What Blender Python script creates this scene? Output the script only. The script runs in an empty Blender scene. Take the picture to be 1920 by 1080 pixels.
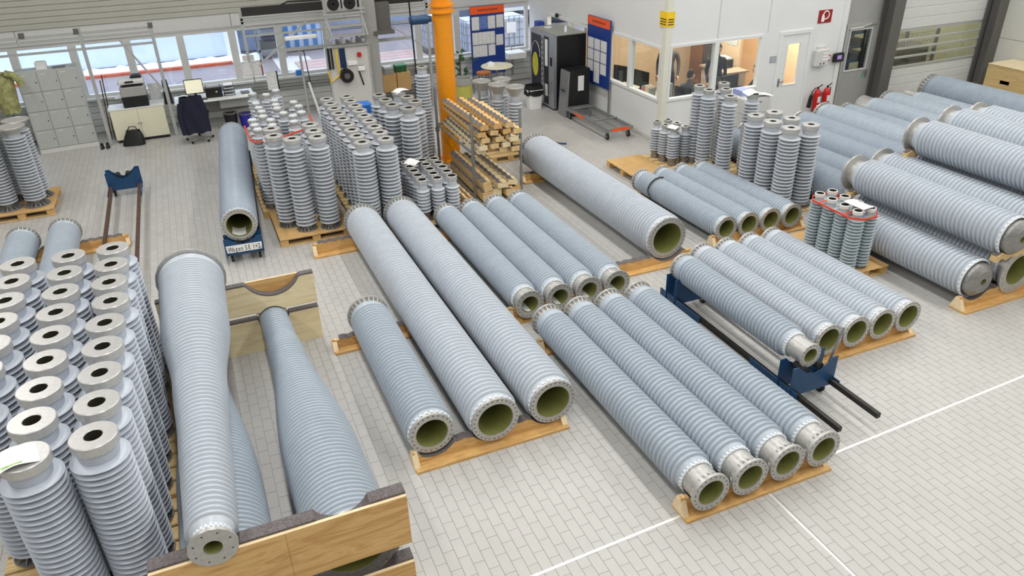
import bpy, bmesh, math, random
from mathutils import Vector, Matrix
random.seed(11)
SC = bpy.context.scene
COL = SC.collection
PI = math.pi
R = math.radians

# ------------------------------------------------------------------ camera
cam_d = bpy.data.cameras.new('camera')
cam = bpy.data.objects.new('camera', cam_d)
COL.objects.link(cam)
SC.camera = cam
cam_d.sensor_width = 36.0
cam_d.lens = 36.0 * 1403.92 / 1920.0
cam_d.clip_end = 300
pitch, roll, yaw = 0.504417, 0.0283381, -0.388816
fwd = Vector((-math.sin(yaw) * math.cos(pitch), math.cos(yaw) * math.cos(pitch), -math.sin(pitch)))
rgt = Vector((math.cos(yaw), math.sin(yaw), 0))
dwn = fwd.cross(rgt)
r2 = math.cos(roll) * rgt + math.sin(roll) * dwn
d2 = -math.sin(roll) * rgt + math.cos(roll) * dwn
cm = Matrix((( r2.x, -d2.x, -fwd.x, 0), (r2.y, -d2.y, -fwd.y, 0), (r2.z, -d2.z, -fwd.z, 5.3), (0, 0, 0, 1)))
cam.matrix_world = cm

# ------------------------------------------------------------------ sky, lights, exposure
w = bpy.data.worlds.new('overcast_sky'); SC.world = w; w.use_nodes = True
bg = w.node_tree.nodes['Background']
bg.inputs[0].default_value = (0.80, 0.88, 1.0, 1); bg.inputs[1].default_value = 5.2
SC.view_settings.view_transform = 'Standard'
SC.view_settings.look = 'None'
SC.view_settings.gamma = 1.0
SC.view_settings.use_curve_mapping = False
SC.view_settings.exposure = -0.32
LAMP_ROWS = (-5.0, 0.5, 6.0, 11.5, 16.5)        # rows of strip lamps under the ceiling, running along the hall
LAMP_Y = (-1.0, 3.2, 7.4, 11.6, 15.8)
LAMP_W = 138.0
LAMP_Z = 8.0
OFFICE_W = 105.0

# ------------------------------------------------------------------ materials
def lin(c):
    return tuple((v / 255 / 12.92) if v / 255 <= .04045 else (((v / 255) + .055) / 1.055) ** 2.4 for v in c)
MATS = {}
def mat(name, rgb, rough=.5, metal=0., var=.06, scale=12., bump=0., emit=0., spec=.5, coat=0.):
    if name in MATS: return MATS[name]
    m = bpy.data.materials.new(name); m.use_nodes = True
    nt = m.node_tree; b = nt.nodes['Principled BSDF']
    c = lin(rgb)
    b.inputs['Roughness'].default_value = rough
    b.inputs['Metallic'].default_value = metal
    b.inputs['Specular IOR Level'].default_value = spec
    if coat: b.inputs['Coat Weight'].default_value = coat
    tc = nt.nodes.new('ShaderNodeTexCoord')
    nz = nt.nodes.new('ShaderNodeTexNoise'); nz.inputs['Scale'].default_value = scale; nz.inputs['Detail'].default_value = 4
    nt.links.new(tc.outputs['Object'], nz.inputs['Vector'])
    rp = nt.nodes.new('ShaderNodeValToRGB')
    rp.color_ramp.elements[0].position = .3; rp.color_ramp.elements[1].position = .7
    rp.color_ramp.elements[0].color = tuple(v * (1 - var) for v in c) + (1,)
    rp.color_ramp.elements[1].color = tuple(min(1, v * (1 + var)) for v in c) + (1,)
    nt.links.new(nz.outputs['Fac'], rp.inputs['Fac'])
    nt.links.new(rp.outputs['Color'], b.inputs['Base Color'])
    if bump:
        bp = nt.nodes.new('ShaderNodeBump'); bp.inputs['Strength'].default_value = bump; bp.inputs['Distance'].default_value = .01
        nt.links.new(nz.outputs['Fac'], bp.inputs['Height']); nt.links.new(bp.outputs['Normal'], b.inputs['Normal'])
    if emit:
        b.inputs['Emission Strength'].default_value = emit
        nt.links.new(rp.outputs['Color'], b.inputs['Emission Color'])
    MATS[name] = m
    return m
def wood(name, c1, c2, rough=.55, stretch=(1, 9, 9), scale=3.0):
    m = bpy.data.materials.new(name); m.use_nodes = True
    nt = m.node_tree; b = nt.nodes['Principled BSDF']; b.inputs['Roughness'].default_value = rough
    tc = nt.nodes.new('ShaderNodeTexCoord'); mp = nt.nodes.new('ShaderNodeMapping'); mp.inputs['Scale'].default_value = stretch
    nz = nt.nodes.new('ShaderNodeTexNoise'); nz.inputs['Scale'].default_value = scale; nz.inputs['Detail'].default_value = 6; nz.inputs['Distortion'].default_value = 1.2
    wv = nt.nodes.new('ShaderNodeMath'); wv.operation = 'MULTIPLY'; wv.inputs[1].default_value = 7.0
    fr = nt.nodes.new('ShaderNodeMath'); fr.operation = 'PINGPONG'; fr.inputs[1].default_value = 1.0
    rp = nt.nodes.new('ShaderNodeValToRGB')
    rp.color_ramp.elements[0].color = lin(c1) + (1,); rp.color_ramp.elements[1].color = lin(c2) + (1,)
    nt.links.new(tc.outputs['Object'], mp.inputs['Vector']); nt.links.new(mp.outputs['Vector'], nz.inputs['Vector'])
    nt.links.new(nz.outputs['Fac'], wv.inputs[0]); nt.links.new(wv.outputs[0], fr.inputs[0])
    nt.links.new(fr.outputs[0], rp.inputs['Fac']); nt.links.new(rp.outputs['Color'], b.inputs['Base Color'])
    MATS[name] = m
    return m
def glassmat(name, tint=(245, 250, 252), gloss=.07):
    m = bpy.data.materials.new(name); m.use_nodes = True
    nt = m.node_tree; nt.nodes.remove(nt.nodes['Principled BSDF']); out = nt.nodes['Material Output']
    t = nt.nodes.new('ShaderNodeBsdfTransparent'); t.inputs[0].default_value = lin(tint) + (1,)
    g = nt.nodes.new('ShaderNodeBsdfGlossy'); g.inputs['Roughness'].default_value = .03
    x = nt.nodes.new('ShaderNodeMixShader'); x.inputs[0].default_value = gloss
    nt.links.new(t.outputs[0], x.inputs[1]); nt.links.new(g.outputs[0], x.inputs[2]); nt.links.new(x.outputs[0], out.inputs[0])
    MATS[name] = m
    return m
def printmat(name, paper=(238, 238, 236), ink=(120, 122, 126), lines=40., duty=.35):
    """white sheet with rows of fine grey print"""
    m = bpy.data.materials.new(name); m.use_nodes = True
    nt = m.node_tree; b = nt.nodes['Principled BSDF']; b.inputs['Roughness'].default_value = .7
    tc = nt.nodes.new('ShaderNodeTexCoord'); sp = nt.nodes.new('ShaderNodeSeparateXYZ')
    nt.links.new(tc.outputs['Generated'], sp.inputs[0])
    br = nt.nodes.new('ShaderNodeTexBrick'); br.inputs['Scale'].default_value = 1.0
    cb = nt.nodes.new('ShaderNodeCombineXYZ')
    ad = nt.nodes.new('ShaderNodeMath'); ad.operation = 'ADD'
    nt.links.new(sp.outputs['X'], ad.inputs[0]); nt.links.new(sp.outputs['Y'], ad.inputs[1])
    nt.links.new(ad.outputs[0], cb.inputs[0]); nt.links.new(sp.outputs['Z'], cb.inputs[1])
    nt.links.new(cb.outputs[0], br.inputs['Vector'])
    br.inputs['Color1'].default_value = lin(ink) + (1,); br.inputs['Color2'].default_value = lin([min(255, v + 70) for v in ink]) + (1,)
    br.inputs['Mortar'].default_value = lin(paper) + (1,)
    br.inputs['Brick Width'].default_value = .35; br.inputs['Row Height'].default_value = .085; br.inputs['Mortar Size'].default_value = .03
    nt.links.new(br.outputs['Color'], b.inputs['Base Color'])
    MATS[name] = m
    return m

m_sil  = mat('silicone_grey', (174, 184, 194), .34, var=.03, scale=6)
m_sil2 = mat('silicone_dark', (152, 163, 175), .4, var=.04, scale=5)
m_silw = mat('silicone_light', (190, 197, 205), .33, var=.03, scale=6)
m_tall = mat('porcelain_light', (188, 193, 199), .32, var=.03, scale=8)
m_slv  = mat('white_sleeve', (222, 228, 232), .4, var=.05, scale=20)
m_alu  = mat('cast_aluminium', (186, 185, 181), .4, .5, var=.10, scale=25, bump=.1)
m_alud = mat('cast_aluminium_dull', (150, 149, 146), .45, .6, var=.16, scale=20, bump=.15)
m_ring = mat('machined_ring', (198, 197, 194), .36, .45, var=.06, scale=30)
m_hole = mat('bolt_hole_dark', (30, 30, 30), .8)
m_bore = mat('fibreglass_bore', (132, 134, 74), .5, var=.08, scale=9)
m_bored = mat('bore_shade', (40, 38, 24), .8)  # near-black colour carries the shade of the deep bores in standing insulators
m_wood = wood('pine_beam', (196, 150, 88), (220, 180, 118))
m_woodl = wood('pine_light', (200, 166, 110), (226, 198, 146))
m_ply  = wood('plywood_pale', (224, 204, 158), (238, 222, 182), stretch=(.6, 5, 5), scale=1.6)
m_plyg = wood('plywood_grain', (196, 150, 88), (222, 182, 120), stretch=(.7, 5, 6), scale=1.8)
m_crate = wood('crate_plywood', (196, 166, 112), (212, 184, 132), stretch=(5, .6, 5), scale=1.2)
m_edge = mat('sawn_edge', (232, 208, 168), .6, var=.08)
m_felt = mat('grey_felt', (104, 98, 98), .95, var=.35, scale=60, bump=.3)
m_card = mat('cardboard', (198, 160, 104), .8, var=.05, scale=5)
m_blue = mat('blue_paint', (24, 68, 108), .45, var=.08)
m_blued = mat('blue_paint_dark', (14, 44, 78), .5)
m_black = mat('black_plastic', (22, 22, 24), .45, var=.15)
m_rubber = mat('rubber', (34, 34, 36), .8)
m_steel = mat('black_steel', (52, 50, 48), .45, .6, var=.2, scale=15)
m_rust = mat('rusty_steel', (92, 70, 56), .6, .4, var=.35, scale=18)
m_galv = mat('galvanised', (150, 152, 152), .42, .6, var=.08, scale=20)
m_anod = mat('anodised_profile', (186, 188, 186), .4, .35, var=.04)
m_white = mat('white_paint', (226, 228, 227), .55, var=.015, scale=3)
m_cream = mat('cream_trim', (222, 222, 208), .5, var=.02)
m_wbeige = mat('beige_wall', (196, 194, 184), .65, var=.03, scale=2)
m_slat = mat('wall_slat_grey', (178, 177, 166), .6, var=.03, scale=2)
m_grey = mat('grey_enamel', (176, 180, 176), .45, var=.02)
m_lgrey = mat('light_grey', (206, 206, 202), .5, var=.02)
m_dgrey = mat('dark_grey_paint', (96, 94, 90), .5, var=.06)
m_mgrey = mat('mid_grey_paint', (160, 160, 156), .5, var=.03)
m_ivory = mat('ivory_enamel', (226, 222, 196), .5, var=.02)
m_orange = mat('orange_paint', (238, 150, 8), .35, var=.03, coat=.3)
m_red = mat('red_paint', (196, 26, 30), .35, var=.05)
m_redsign = mat('sign_red', (150, 20, 22), .5)
m_osign = mat('board_orange', (240, 92, 30), .5)
m_bsign = mat('board_blue', (16, 52, 132), .5)
m_yel = mat('sign_yellow', (246, 204, 30), .5)
m_paper = mat('plain_paper', (240, 240, 238), .7, var=.01)
m_print = printmat('printed_sheet')
m_print2 = printmat('printed_sheet_blue', (96, 122, 190), (70, 90, 160))
m_navy = mat('navy_cloth', (24, 28, 48), .9, var=.2, scale=30, bump=.3)
m_cloth = mat('grey_cloth', (92, 92, 96), .9, var=.12, scale=30)
m_olive = mat('olive_jacket', (150, 150, 100), .9, var=.45, scale=9, bump=.3)
m_skin = mat('skin', (214, 162, 134), .55)
m_hair = mat('dark_hair', (48, 36, 30), .7, var=.2, scale=60)
m_warm = mat('office_wall', (230, 204, 170), .7, var=.02)
m_screen = mat('monitor_screen', (236, 232, 204), .4, emit=.55)
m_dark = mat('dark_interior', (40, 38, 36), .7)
m_gwin = glassmat('window_glass')
m_strap = mat('red_strap', (214, 78, 54), .6)
m_green = mat('leaf_green', (38, 92, 52), .6, var=.3, scale=20)
m_lampd = mat('lamp_diffuser', (255, 252, 244), .5, var=0, emit=6.)

# ------------------------------------------------------------------ mesh helpers
class MB:
    def __init__(s): s.v = []; s.f = []
    def add(s, vs, fs):
        o = len(s.v); s.v.extend([tuple(p) for p in vs]); s.f.extend([tuple(i + o for i in f) for f in fs]); return s
    def box(s, x0, x1, y0, y1, z0, z1, M=None):
        vs = [Vector((x, y, z)) for z in (z0, z1) for y in (y0, y1) for x in (x0, x1)]
        if M: vs = [M @ p for p in vs]
        return s.add(vs, [(0, 2, 3, 1), (4, 5, 7, 6), (0, 1, 5, 4), (2, 6, 7, 3), (0, 4, 6, 2), (1, 3, 7, 5)])
    def bbox(s, x0, x1, y0, y1, z0, z1, b=.01):
        """box with chamfered vertical and top edges"""
        pl = [(x0 + b, y0), (x1 - b, y0), (x1, y0 + b), (x1, y1 - b), (x1 - b, y1), (x0 + b, y1), (x0, y1 - b), (x0, y0 + b)]
        cx, cy = (x0 + x1) / 2, (y0 + y1) / 2
        def sh(p, k): return (p[0] + (b if p[0] < cx else -b) * k, p[1] + (b if p[1] < cy else -b) * k)
        rings = [[(p[0], p[1], z0) for p in pl], [(p[0], p[1], z1 - b) for p in pl], [sh(p, 1) + (z1,) for p in pl]]
        vs = sum(rings, []); n = 8; fs = [tuple(range(n))[::-1], tuple(range(2 * n, 3 * n))]
        for k in range(2):
            for i in range(n): j = (i + 1) % n; fs.append((k * n + i, k * n + j, (k + 1) * n + j, (k + 1) * n + i))
        return s.add(vs, fs)
    def cyl(s, p0, p1, r0, r1=None, n=12, cap=True):
        p0, p1 = Vector(p0), Vector(p1); r1 = r0 if r1 is None else r1
        d = (p1 - p0).normalized(); a = d.orthogonal().normalized(); b = d.cross(a)
        vs = []
        for p, r in ((p0, r0), (p1, r1)):
            for i in range(n):
                t = 2 * PI * i / n; vs.append(p + (a * math.cos(t) + b * math.sin(t)) * r)
        fs = [(i, (i + 1) % n, n + (i + 1) % n, n + i) for i in range(n)]
        if cap: fs += [tuple(range(n))[::-1], tuple(range(n, 2 * n))]
        return s.add(vs, fs)
    def bar(s, p0, p1, wd, ht, up=(0, 0, 1)):
        """rectangular bar between two points"""
        p0, p1 = Vector(p0), Vector(p1); d = (p1 - p0).normalized(); u = Vector(up)
        if abs(d.dot(u)) > .98: u = Vector((0, 1, 0))
        a = d.cross(u).normalized(); b = a.cross(d).normalized()
        vs = [p + a * sx * wd / 2 + b * sz * ht / 2 for p in (p0, p1) for sx, sz in ((-1, -1), (1, -1), (1, 1), (-1, 1))]
        return s.add(vs, [(0, 1, 2, 3), (7, 6, 5, 4), (0, 4, 5, 1), (1, 5, 6, 2), (2, 6, 7, 3), (3, 7, 4, 0)])
    def lathe(s, prof, n=32, axis='z', o=(0, 0, 0), closed=False, cap0=False, cap1=False):
        vs = []
        for r, h in prof:
            for i in range(n):
                t = 2 * PI * i / n; c, q = r * math.cos(t), r * math.sin(t)
                p = (c, q, h) if axis == 'z' else ((c, h, q) if axis == 'y' else (h, c, q))
                vs.append((p[0] + o[0], p[1] + o[1], p[2] + o[2]))
        m = len(prof); fs = []
        for k in range(m if closed else m - 1):
            a, b = k * n, ((k + 1) % m) * n
            for i in range(n):
                j = (i + 1) % n
                q = (a + i, a + j, b + j, b + i)
                fs.append(q[::-1] if axis == 'y' else q)
        if cap0: fs.append(tuple(range(n))[::-1] if axis != 'y' else tuple(range(n)))
        if cap1: fs.append(tuple(range((m - 1) * n, m * n)) if axis != 'y' else tuple(range((m - 1) * n, m * n))[::-1])
        return s.add(vs, fs)
    def prism(s, poly, a0, a1, axis='y'):
        """extrude a 2-D polygon; axis y: poly is (x,z); axis x: (y,z); axis z: (x,y)"""
        def P(p, a): return (p[0], a, p[1]) if axis == 'y' else ((a, p[0], p[1]) if axis == 'x' else (p[0], p[1], a))
        n = len(poly); vs = [P(p, a0) for p in poly] + [P(p, a1) for p in poly]
        fs = [tuple(range(n)), tuple(range(n, 2 * n))[::-1]] + [(i, n + i, n + (i + 1) % n, (i + 1) % n) for i in range(n)]
        return s.add(vs, fs)
    def strip(s, low, high, a0, a1):
        """wall between two polylines (x,z) of equal length, extruded along y"""
        n = len(low); vs = []
        for a in (a0, a1): vs += [(x, a, z) for x, z in low] + [(x, a, z) for x, z in high]
        fs = []
        for i in range(n - 1):
            fs += [(i, i + 1, n + i + 1, n + i), (2 * n + i, 3 * n + i, 3 * n + i + 1, 2 * n + i + 1),
                   (n + i, n + i + 1, 3 * n + i + 1, 3 * n + i), (i, 2 * n + i, 2 * n + i + 1, i + 1)]
        fs += [(0, n, 3 * n, 2 * n), (n - 1, 3 * n - 1, 4 * n - 1, 2 * n - 1)]
        return s.add(vs, fs)
    def tube(s, pts, r, n=8):
        pts = [Vector(p) for p in pts]; vs = []; a = None
        for i, p in enumerate(pts):
            d = (pts[min(i + 1, len(pts) - 1)] - pts[max(i - 1, 0)]).normalized()
            a = d.orthogonal().normalized() if a is None else (a - d * a.dot(d)).normalized()
            b = d.cross(a)
            vs += [p + (a * math.cos(2 * PI * k / n) + b * math.sin(2 * PI * k / n)) * r for k in range(n)]
        m = len(pts)
        fs = [(i * n + k, i * n + (k + 1) % n, (i + 1) * n + (k + 1) % n, (i + 1) * n + k) for i in range(m - 1) for k in range(n)]
        fs += [tuple(range(n))[::-1], tuple(range((m - 1) * n, m * n))]
        return s.add(vs, fs)
    def grid(s, f, nu, nv, cu=False):
        vs = [f(i / nu, j / nv) for j in range(nv + 1) for i in range(nu + (0 if cu else 1))]
        w = nu + (0 if cu else 1)
        fs = [(j * w + i, j * w + (i + 1) % w, (j + 1) * w + (i + 1) % w, (j + 1) * w + i) for j in range(nv) for i in range(nu)]
        return s.add(vs, fs)
    def mesh(s, name, smooth=False, fix=True):
        me = bpy.data.meshes.new(name); me.from_pydata(s.v, [], s.f)
        if fix:
            bm = bmesh.new(); bm.from_mesh(me); bmesh.ops.recalc_face_normals(bm, faces=bm.faces); bm.to_mesh(me); bm.free()
        if smooth:
            me.polygons.foreach_set('use_smooth', [True] * len(me.polygons)); me.set_sharp_from_angle(angle=R(smooth if smooth > 1 else 38))
        me.update()
        return me
    def build(s, name, m, parent=None, smooth=False, fix=True):
        return obj(name, s.mesh(name, smooth, fix), m, parent)
def obj(name, me, m, parent=None):
    if m is not None and not me.materials: me.materials.append(m)
    o = bpy.data.objects.new(name, me); COL.objects.link(o)
    if parent is not None: o.parent = parent
    return o
def tag(o, label=None, cat=None, group=None, kind=None):
    if label: o['label'] = label
    if cat: o['category'] = cat
    if group: o['group'] = group
    if kind: o['kind'] = kind
    return o
def thing(name, label, cat, loc=(0, 0, 0), rz=0., group=None):
    o = bpy.data.objects.new(name, None); o.empty_display_size = .1; COL.objects.link(o)
    o.location = loc; o.rotation_euler = (0, 0, rz)
    return tag(o, label, cat, group)
def struct(name, mb, m, parent=None, smooth=False, fix=True):
    o = mb.build(name, m, parent, smooth, fix)
    if parent is None: o['kind'] = 'structure'
    return o
def kids(root, parts):
    """parts: list of (name, mesh, material[, sub-parts]) linked under root"""
    for p in parts:
        o = obj(p[0], p[1], p[2], root)
        for q in (p[3] if len(p) > 3 else ()): obj(q[0], q[1], q[2], o)
ORD = ['first', 'second', 'third', 'fourth', 'fifth', 'sixth', 'seventh', 'eighth', 'ninth', 'tenth']
def B(x0, x1, y0, y1, z0, z1): return MB().box(x0, x1, y0, y1, z0, z1)
# ================================================================== THE SETTING
HX0, HX1, HY0, HY1, HZ = -9.0, 18.95, -4.0, 20.5, 8.6
OX, OY = 9.17, 13.57                               # office block corner

def floor_mat():
    m = bpy.data.materials.new('floor_tile_pattern'); m.use_nodes = True
    nt = m.node_tree; b = nt.nodes['Principled BSDF']; b.inputs['Roughness'].default_value = .42
    tc = nt.nodes.new('ShaderNodeTexCoord'); mp = nt.nodes.new('ShaderNodeMapping'); mp.inputs['Rotation'].default_value = (0, 0, PI / 2)
    br = nt.nodes.new('ShaderNodeTexBrick'); br.inputs['Scale'].default_value = 1
    br.inputs['Brick Width'].default_value = .22; br.inputs['Row Height'].default_value = .105; br.inputs['Mortar Size'].default_value = .003
    br.inputs['Color1'].default_value = lin((184, 182, 178)) + (1,); br.inputs['Color2'].default_value = lin((177, 174, 169)) + (1,)
    br.inputs['Mortar'].default_value = lin((140, 137, 131)) + (1,)
    nt.links.new(tc.outputs['Object'], mp.inputs['Vector']); nt.links.new(mp.outputs['Vector'], br.inputs['Vector'])
    nt.links.new(br.outputs['Color'], b.inputs['Base Color'])
    return m
m_tile = mat('floor_tile', (184, 182, 178), .4, var=.035, scale=2.2)
floor = struct('floor', B(HX0 - .1, HX1 + .1, HY0 - .1, HY1 + .1, -.2, -.004), floor_mat())
# clay tiles: each has its own edges, joints are recessed
TW, TL, G = .105, .2205, .0045
tile_me = MB().box(-TW / 2 + G / 2, TW / 2 - G / 2, -TL / 2 + G / 2, TL / 2 - G / 2, -.004, 0).mesh('floor_tile'); tile_me.materials.append(m_tile)
cells = []
nx0, nx1 = int(-3.2 / TW), int(13.0 / TW)
for i in range(nx0, nx1):
    off = .5 * (i % 2)
    for j in range(int(2.0 / TL), int(12.0 / TL)):
        x, y = (i + .5) * TW, (j + off) * TL
        d = .332 * x + .81 * y + .483 * 5.3
        px = 960 + 1404 * ((math.cos(yaw) * x + math.sin(yaw) * y)) / d
        if px > -80 and px < 2000: cells.append((d, x, y))
cells.sort()
near = [c for c in cells if c[1] > .95 and c[0] > 5.0][:300]
ns = set(near)
for d, x, y in near:
    o = bpy.data.objects.new('floor_tile', tile_me); COL.objects.link(o); o.location = (x, y, 0); o.parent = floor
rest = MB()
for c in cells:
    if c not in ns:
        _, x, y = c
        rest.box(x - TW / 2 + G / 2, x + TW / 2 - G / 2, y - TL / 2 + G / 2, y + TL / 2 - G / 2, -.004, 0)
tag(rest.build('floor_tiles', m_tile, floor, fix=False), kind='stuff')
m_strip = mat('joint_strip', (236, 236, 232), .35, .2, var=.02)
jt = MB(); jt.bar((-.2, 4.0, .0012), (9.4, 4.36, .0012), .028, .003); struct('trim_1', jt, m_strip)
jt = MB(); jt.bar((4.27, 4.14, .0012), (4.29, 2.2, .0012), .022, .003); struct('trim_2', jt, m_strip)

# hall shell
struct('ceiling', B(HX0 - .1, HX1 + .1, HY0 - .1, HY1 + .1, HZ, HZ + .15), mat('ceiling_deck', (128, 128, 126), .7))
struct('wall_left', B(HX0 - .2, HX0, HY0, HY1, 0, HZ), mat('hall_wall_grey', (150, 149, 144), .7))
struct('wall_rear', B(HX0, HX1, HY0 - .2, HY0, 0, HZ), mat('hall_wall_grey', (150, 149, 144), .7))
wr = struct('wall_right', B(HX1, HX1 + .2, HY0, OY + .2, 0, HZ), m_wbeige)
for k in range(8):                                  # sandwich panels with visible joints
    for r_ in range(3):
        y0 = OY - .1 - (k + 1) * 2.0; obj('wall_panel', B(HX1 - .03, HX1, y0 + .008, y0 + 1.992, .08 + r_ * 1.32, 1.39 + r_ * 1.32).mesh('wall_panel'), mat('panel_beige', (206, 206, 198), .55, var=.02), wr)

# back wall with a band of windows
MUL = [-4.9, -3.68, -2.47, -1.30, -.12, 1.08, 2.2, 3.38, 4.6, 5.85, 6.97]
SILL, HEAD = .86, 2.1
wb = MB()
wb.box(HX0, OX, HY1, HY1 + .25, 0, SILL - .05).box(HX0, OX, HY1, HY1 + .25, 2.5, HZ)
wb.box(HX0, -4.9, HY1, HY1 + .25, SILL - .05, 2.5)
wall_back = struct('wall_back', wb, m_wbeige)
fas = [HX0, -6.3, -3.5, -.7, 1.12, 3.9, 6.7, OX]
for a, b in zip(fas, fas[1:]):
    obj('fascia_panel', B(a + .006, b - .006, HY1 - .05, HY1 + .2, HEAD + .07, 2.5).mesh('fascia_panel'), m_lgrey, wall_back)
for k in range(16):                                 # horizontal slats above the windows
    z = 2.5 + k * .125
    me = MB().prism([(HY1 - .068, z + .006), (HY1 - .075, z + .012), (HY1 - .075, z + .121), (HY1 - .068, z + .125), (HY1 + .0, z + .125), (HY1 + .0, z + .006)], HX0, OX - .02, 'x').mesh('wall_slat')
    obj('wall_slat', me, m_slat, wall_back)
for k in range(5):                                  # boards below the sill
    z = .02 + k * .16
    obj('wall_board', B(HX0, OX - .02, HY1 - .03, HY1, z + .006, z + .154).mesh('wall_board'), m_lgrey, wall_back)
struct('trim_3', B(-4.9, OX - .02, HY1 - .16, HY1 + .02, SILL - .05, SILL), m_lgrey)
def back_window(n, x0, x1, z0=SILL, z1=HEAD + .07):
    t = thing('window_%d' % n, None, None); t['kind'] = 'structure'
    f = MB(); y0, y1 = HY1 - .02, HY1 + .1
    f.box(x0, x0 + .085, y0, y1, z0, z1).box(x1 - .085, x1, y0, y1, z0, z1)
    f.box(x0 + .085, x1 - .085, y0, y1, z0, z0 + .07).box(x0 + .085, x1 - .085, y0, y1, z1 - .09, z1)
    f.build('window_frame', m_lgrey, t)
    B(x0 + .085, x1 - .085, HY1 + .04, HY1 + .05, z0 + .07, z1 - .09).build('pane', m_gwin, t)
for k, (a, b) in enumerate(zip(MUL, MUL[1:])): back_window(k + 1, a, b)
back_window(len(MUL), 6.97, OX - .05)

# office block: side wall along the hall, front wall, both with window bands
def office_walls():
    T = .08
    s = MB()                                         # wall_office_side: plane X=OX
    X0, X1 = OX, OX + T
    s.box(X0, X1, OY, HY1, 0, .9).box(X0, X1, OY, HY1, 2.02, HZ)
    s.box(X0, X1, OY, OY + .12, .9, 2.02).box(X0, X1, 15.93, 16.85, .9, 2.02).box(X0, X1, 19.3, HY1, .9, 2.02)
    struct('wall_office_side', s, m_white)
    f = MB(); Y0, Y1 = OY, OY + T
    f.box(OX + T, 13.98, Y0, Y1, 2.06, HZ).box(OX + T, 12.2, Y0, Y1, 0, .92).box(13.04, 13.98, Y0, Y1, 0, 2.06)
    f.box(11.68, 12.2, Y0, Y1, .92, 2.06).box(OX + T, 9.3, Y0, Y1, .92, 2.06)
    struct('wall_office_front', f, m_white)
    c = MB().box(OX - .03, OX + .1, OY - .03, OY + .1, 0, HZ); struct('trim_4', c, m_cream)
    c = MB().box(13.9, 14.02, OY - .04, OY + .2, 0, HZ); struct('trim_5', c, m_white)
    for k, x in enumerate((10.47, 11.8)):
        struct('trim_%d' % (6 + k), B(x - .012, x + .012, OY - .006, OY, 2.12, HZ), m_lgrey)
    struct('baseboard_office', MB().box(OX - .012, OX, OY, HY1, 0, .08).box(OX, 12.15, OY - .012, OY, 0, .08), m_lgrey)
    def win(n, a0, a1, z0, z1, side):
        t = thing('window_%d' % n, None, None); t['kind'] = 'structure'; fr = MB(); q = .055
        def bx(m_, a, b, lo, hi, d0, d1):
            if side: m_.box(OX + d0, OX + d1, a, b, lo, hi)
            else: m_.box(a, b, OY + d0, OY + d1, lo, hi)
        bx(fr, a0, a0 + q, z0, z1, -.025, T + .01); bx(fr, a1 - q, a1, z0, z1, -.025, T + .01)
        bx(fr, a0 + q, a1 - q, z0, z0 + q, -.025, T + .01); bx(fr, a0 + q, a1 - q, z1 - q, z1, -.025, T + .01)
        fr.build('window_frame', m_white, t)
        p = MB(); bx(p, a0 + q, a1 - q, z0 + q, z1 - q, .03, .038); p.build('pane', m_gwin, t)
    win(21, 13.69, 14.95, .9, 2.06, True); win(22, 14.95, 15.95, .9, 2.06, True)
    win(23, 16.85, 17.97, .9, 2.0, True); win(24, 17.97, 19.3, .9, 2.0, True)
    win(25, 9.28, 10.47, .92, 2.1, False); win(26, 10.47, 11.7, .92, 2.1, False)
    # inside of the office
    struct('floor_office', B(OX + T, 13.98, OY + T, HY1, -.15, .001), mat('office_floor', (150, 140, 128), .5))
    struct('ceiling_office', B(OX + T, 13.98, OY + T, HY1, 2.75, 2.83), m_white)
    struct('wall_office_rear', B(OX + T, 13.98, 17.2, 17.3, 0, 2.75), m_warm)
    struct('wall_office_right', B(13.9, 13.98, OY + T, 17.2, 0, 2.75), m_warm)
    struct('wall_office_partition', B(12.35, 12.42, 15.1, 17.2, 0, 2.75), m_warm)
office_walls()

def door_white():
    t = thing('door_1', None, None); t['kind'] = 'structure'
    f = MB().box(12.15, 12.24, OY - .03, OY + .1, 0, 2.1).box(13.0, 13.09, OY - .03, OY + .1, 0, 2.1).box(12.24, 13.0, OY - .03, OY + .1, 2.02, 2.1)
    f.build('door_frame', m_white, t)
    lf = MB(); y0, y1 = OY - .005, OY + .045
    lf.box(12.24, 12.41, y0, y1, .01, 2.02).box(12.79, 13.0, y0, y1, .01, 2.02).box(12.41, 12.79, y0, y1, .01, .9).box(12.41, 12.79, y0, y1, 1.82, 2.02)
    lf.build('door_leaf', m_white, t)
    fr = MB().box(12.39, 12.42, y0 - .012, y0, .88, 1.84).box(12.78, 12.81, y0 - .012, y0, .88, 1.84).box(12.42, 12.78, y0 - .012, y0, .88, .91).box(12.42, 12.78, y0 - .012, y0, 1.81, 1.84)
    fr.build('glazing_bead', m_white, t)
    B(12.41, 12.79, OY + .015, OY + .022, .9, 1.82).build('pane', m_gwin, t)
    h = MB().box(12.25, 12.31, y0 - .012, y0, .88, 1.06).cyl((12.28, y0 - .05, 1.0), (12.28, y0, 1.0), .01).bar((12.27, y0 - .05, 1.0), (12.39, y0 - .05, 1.0), .018, .018)
    h.cyl((12.28, y0 - .02, .92), (12.28, y0, .92), .014)
    h.build('door_handle', m_galv, t)
door_white()

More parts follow.
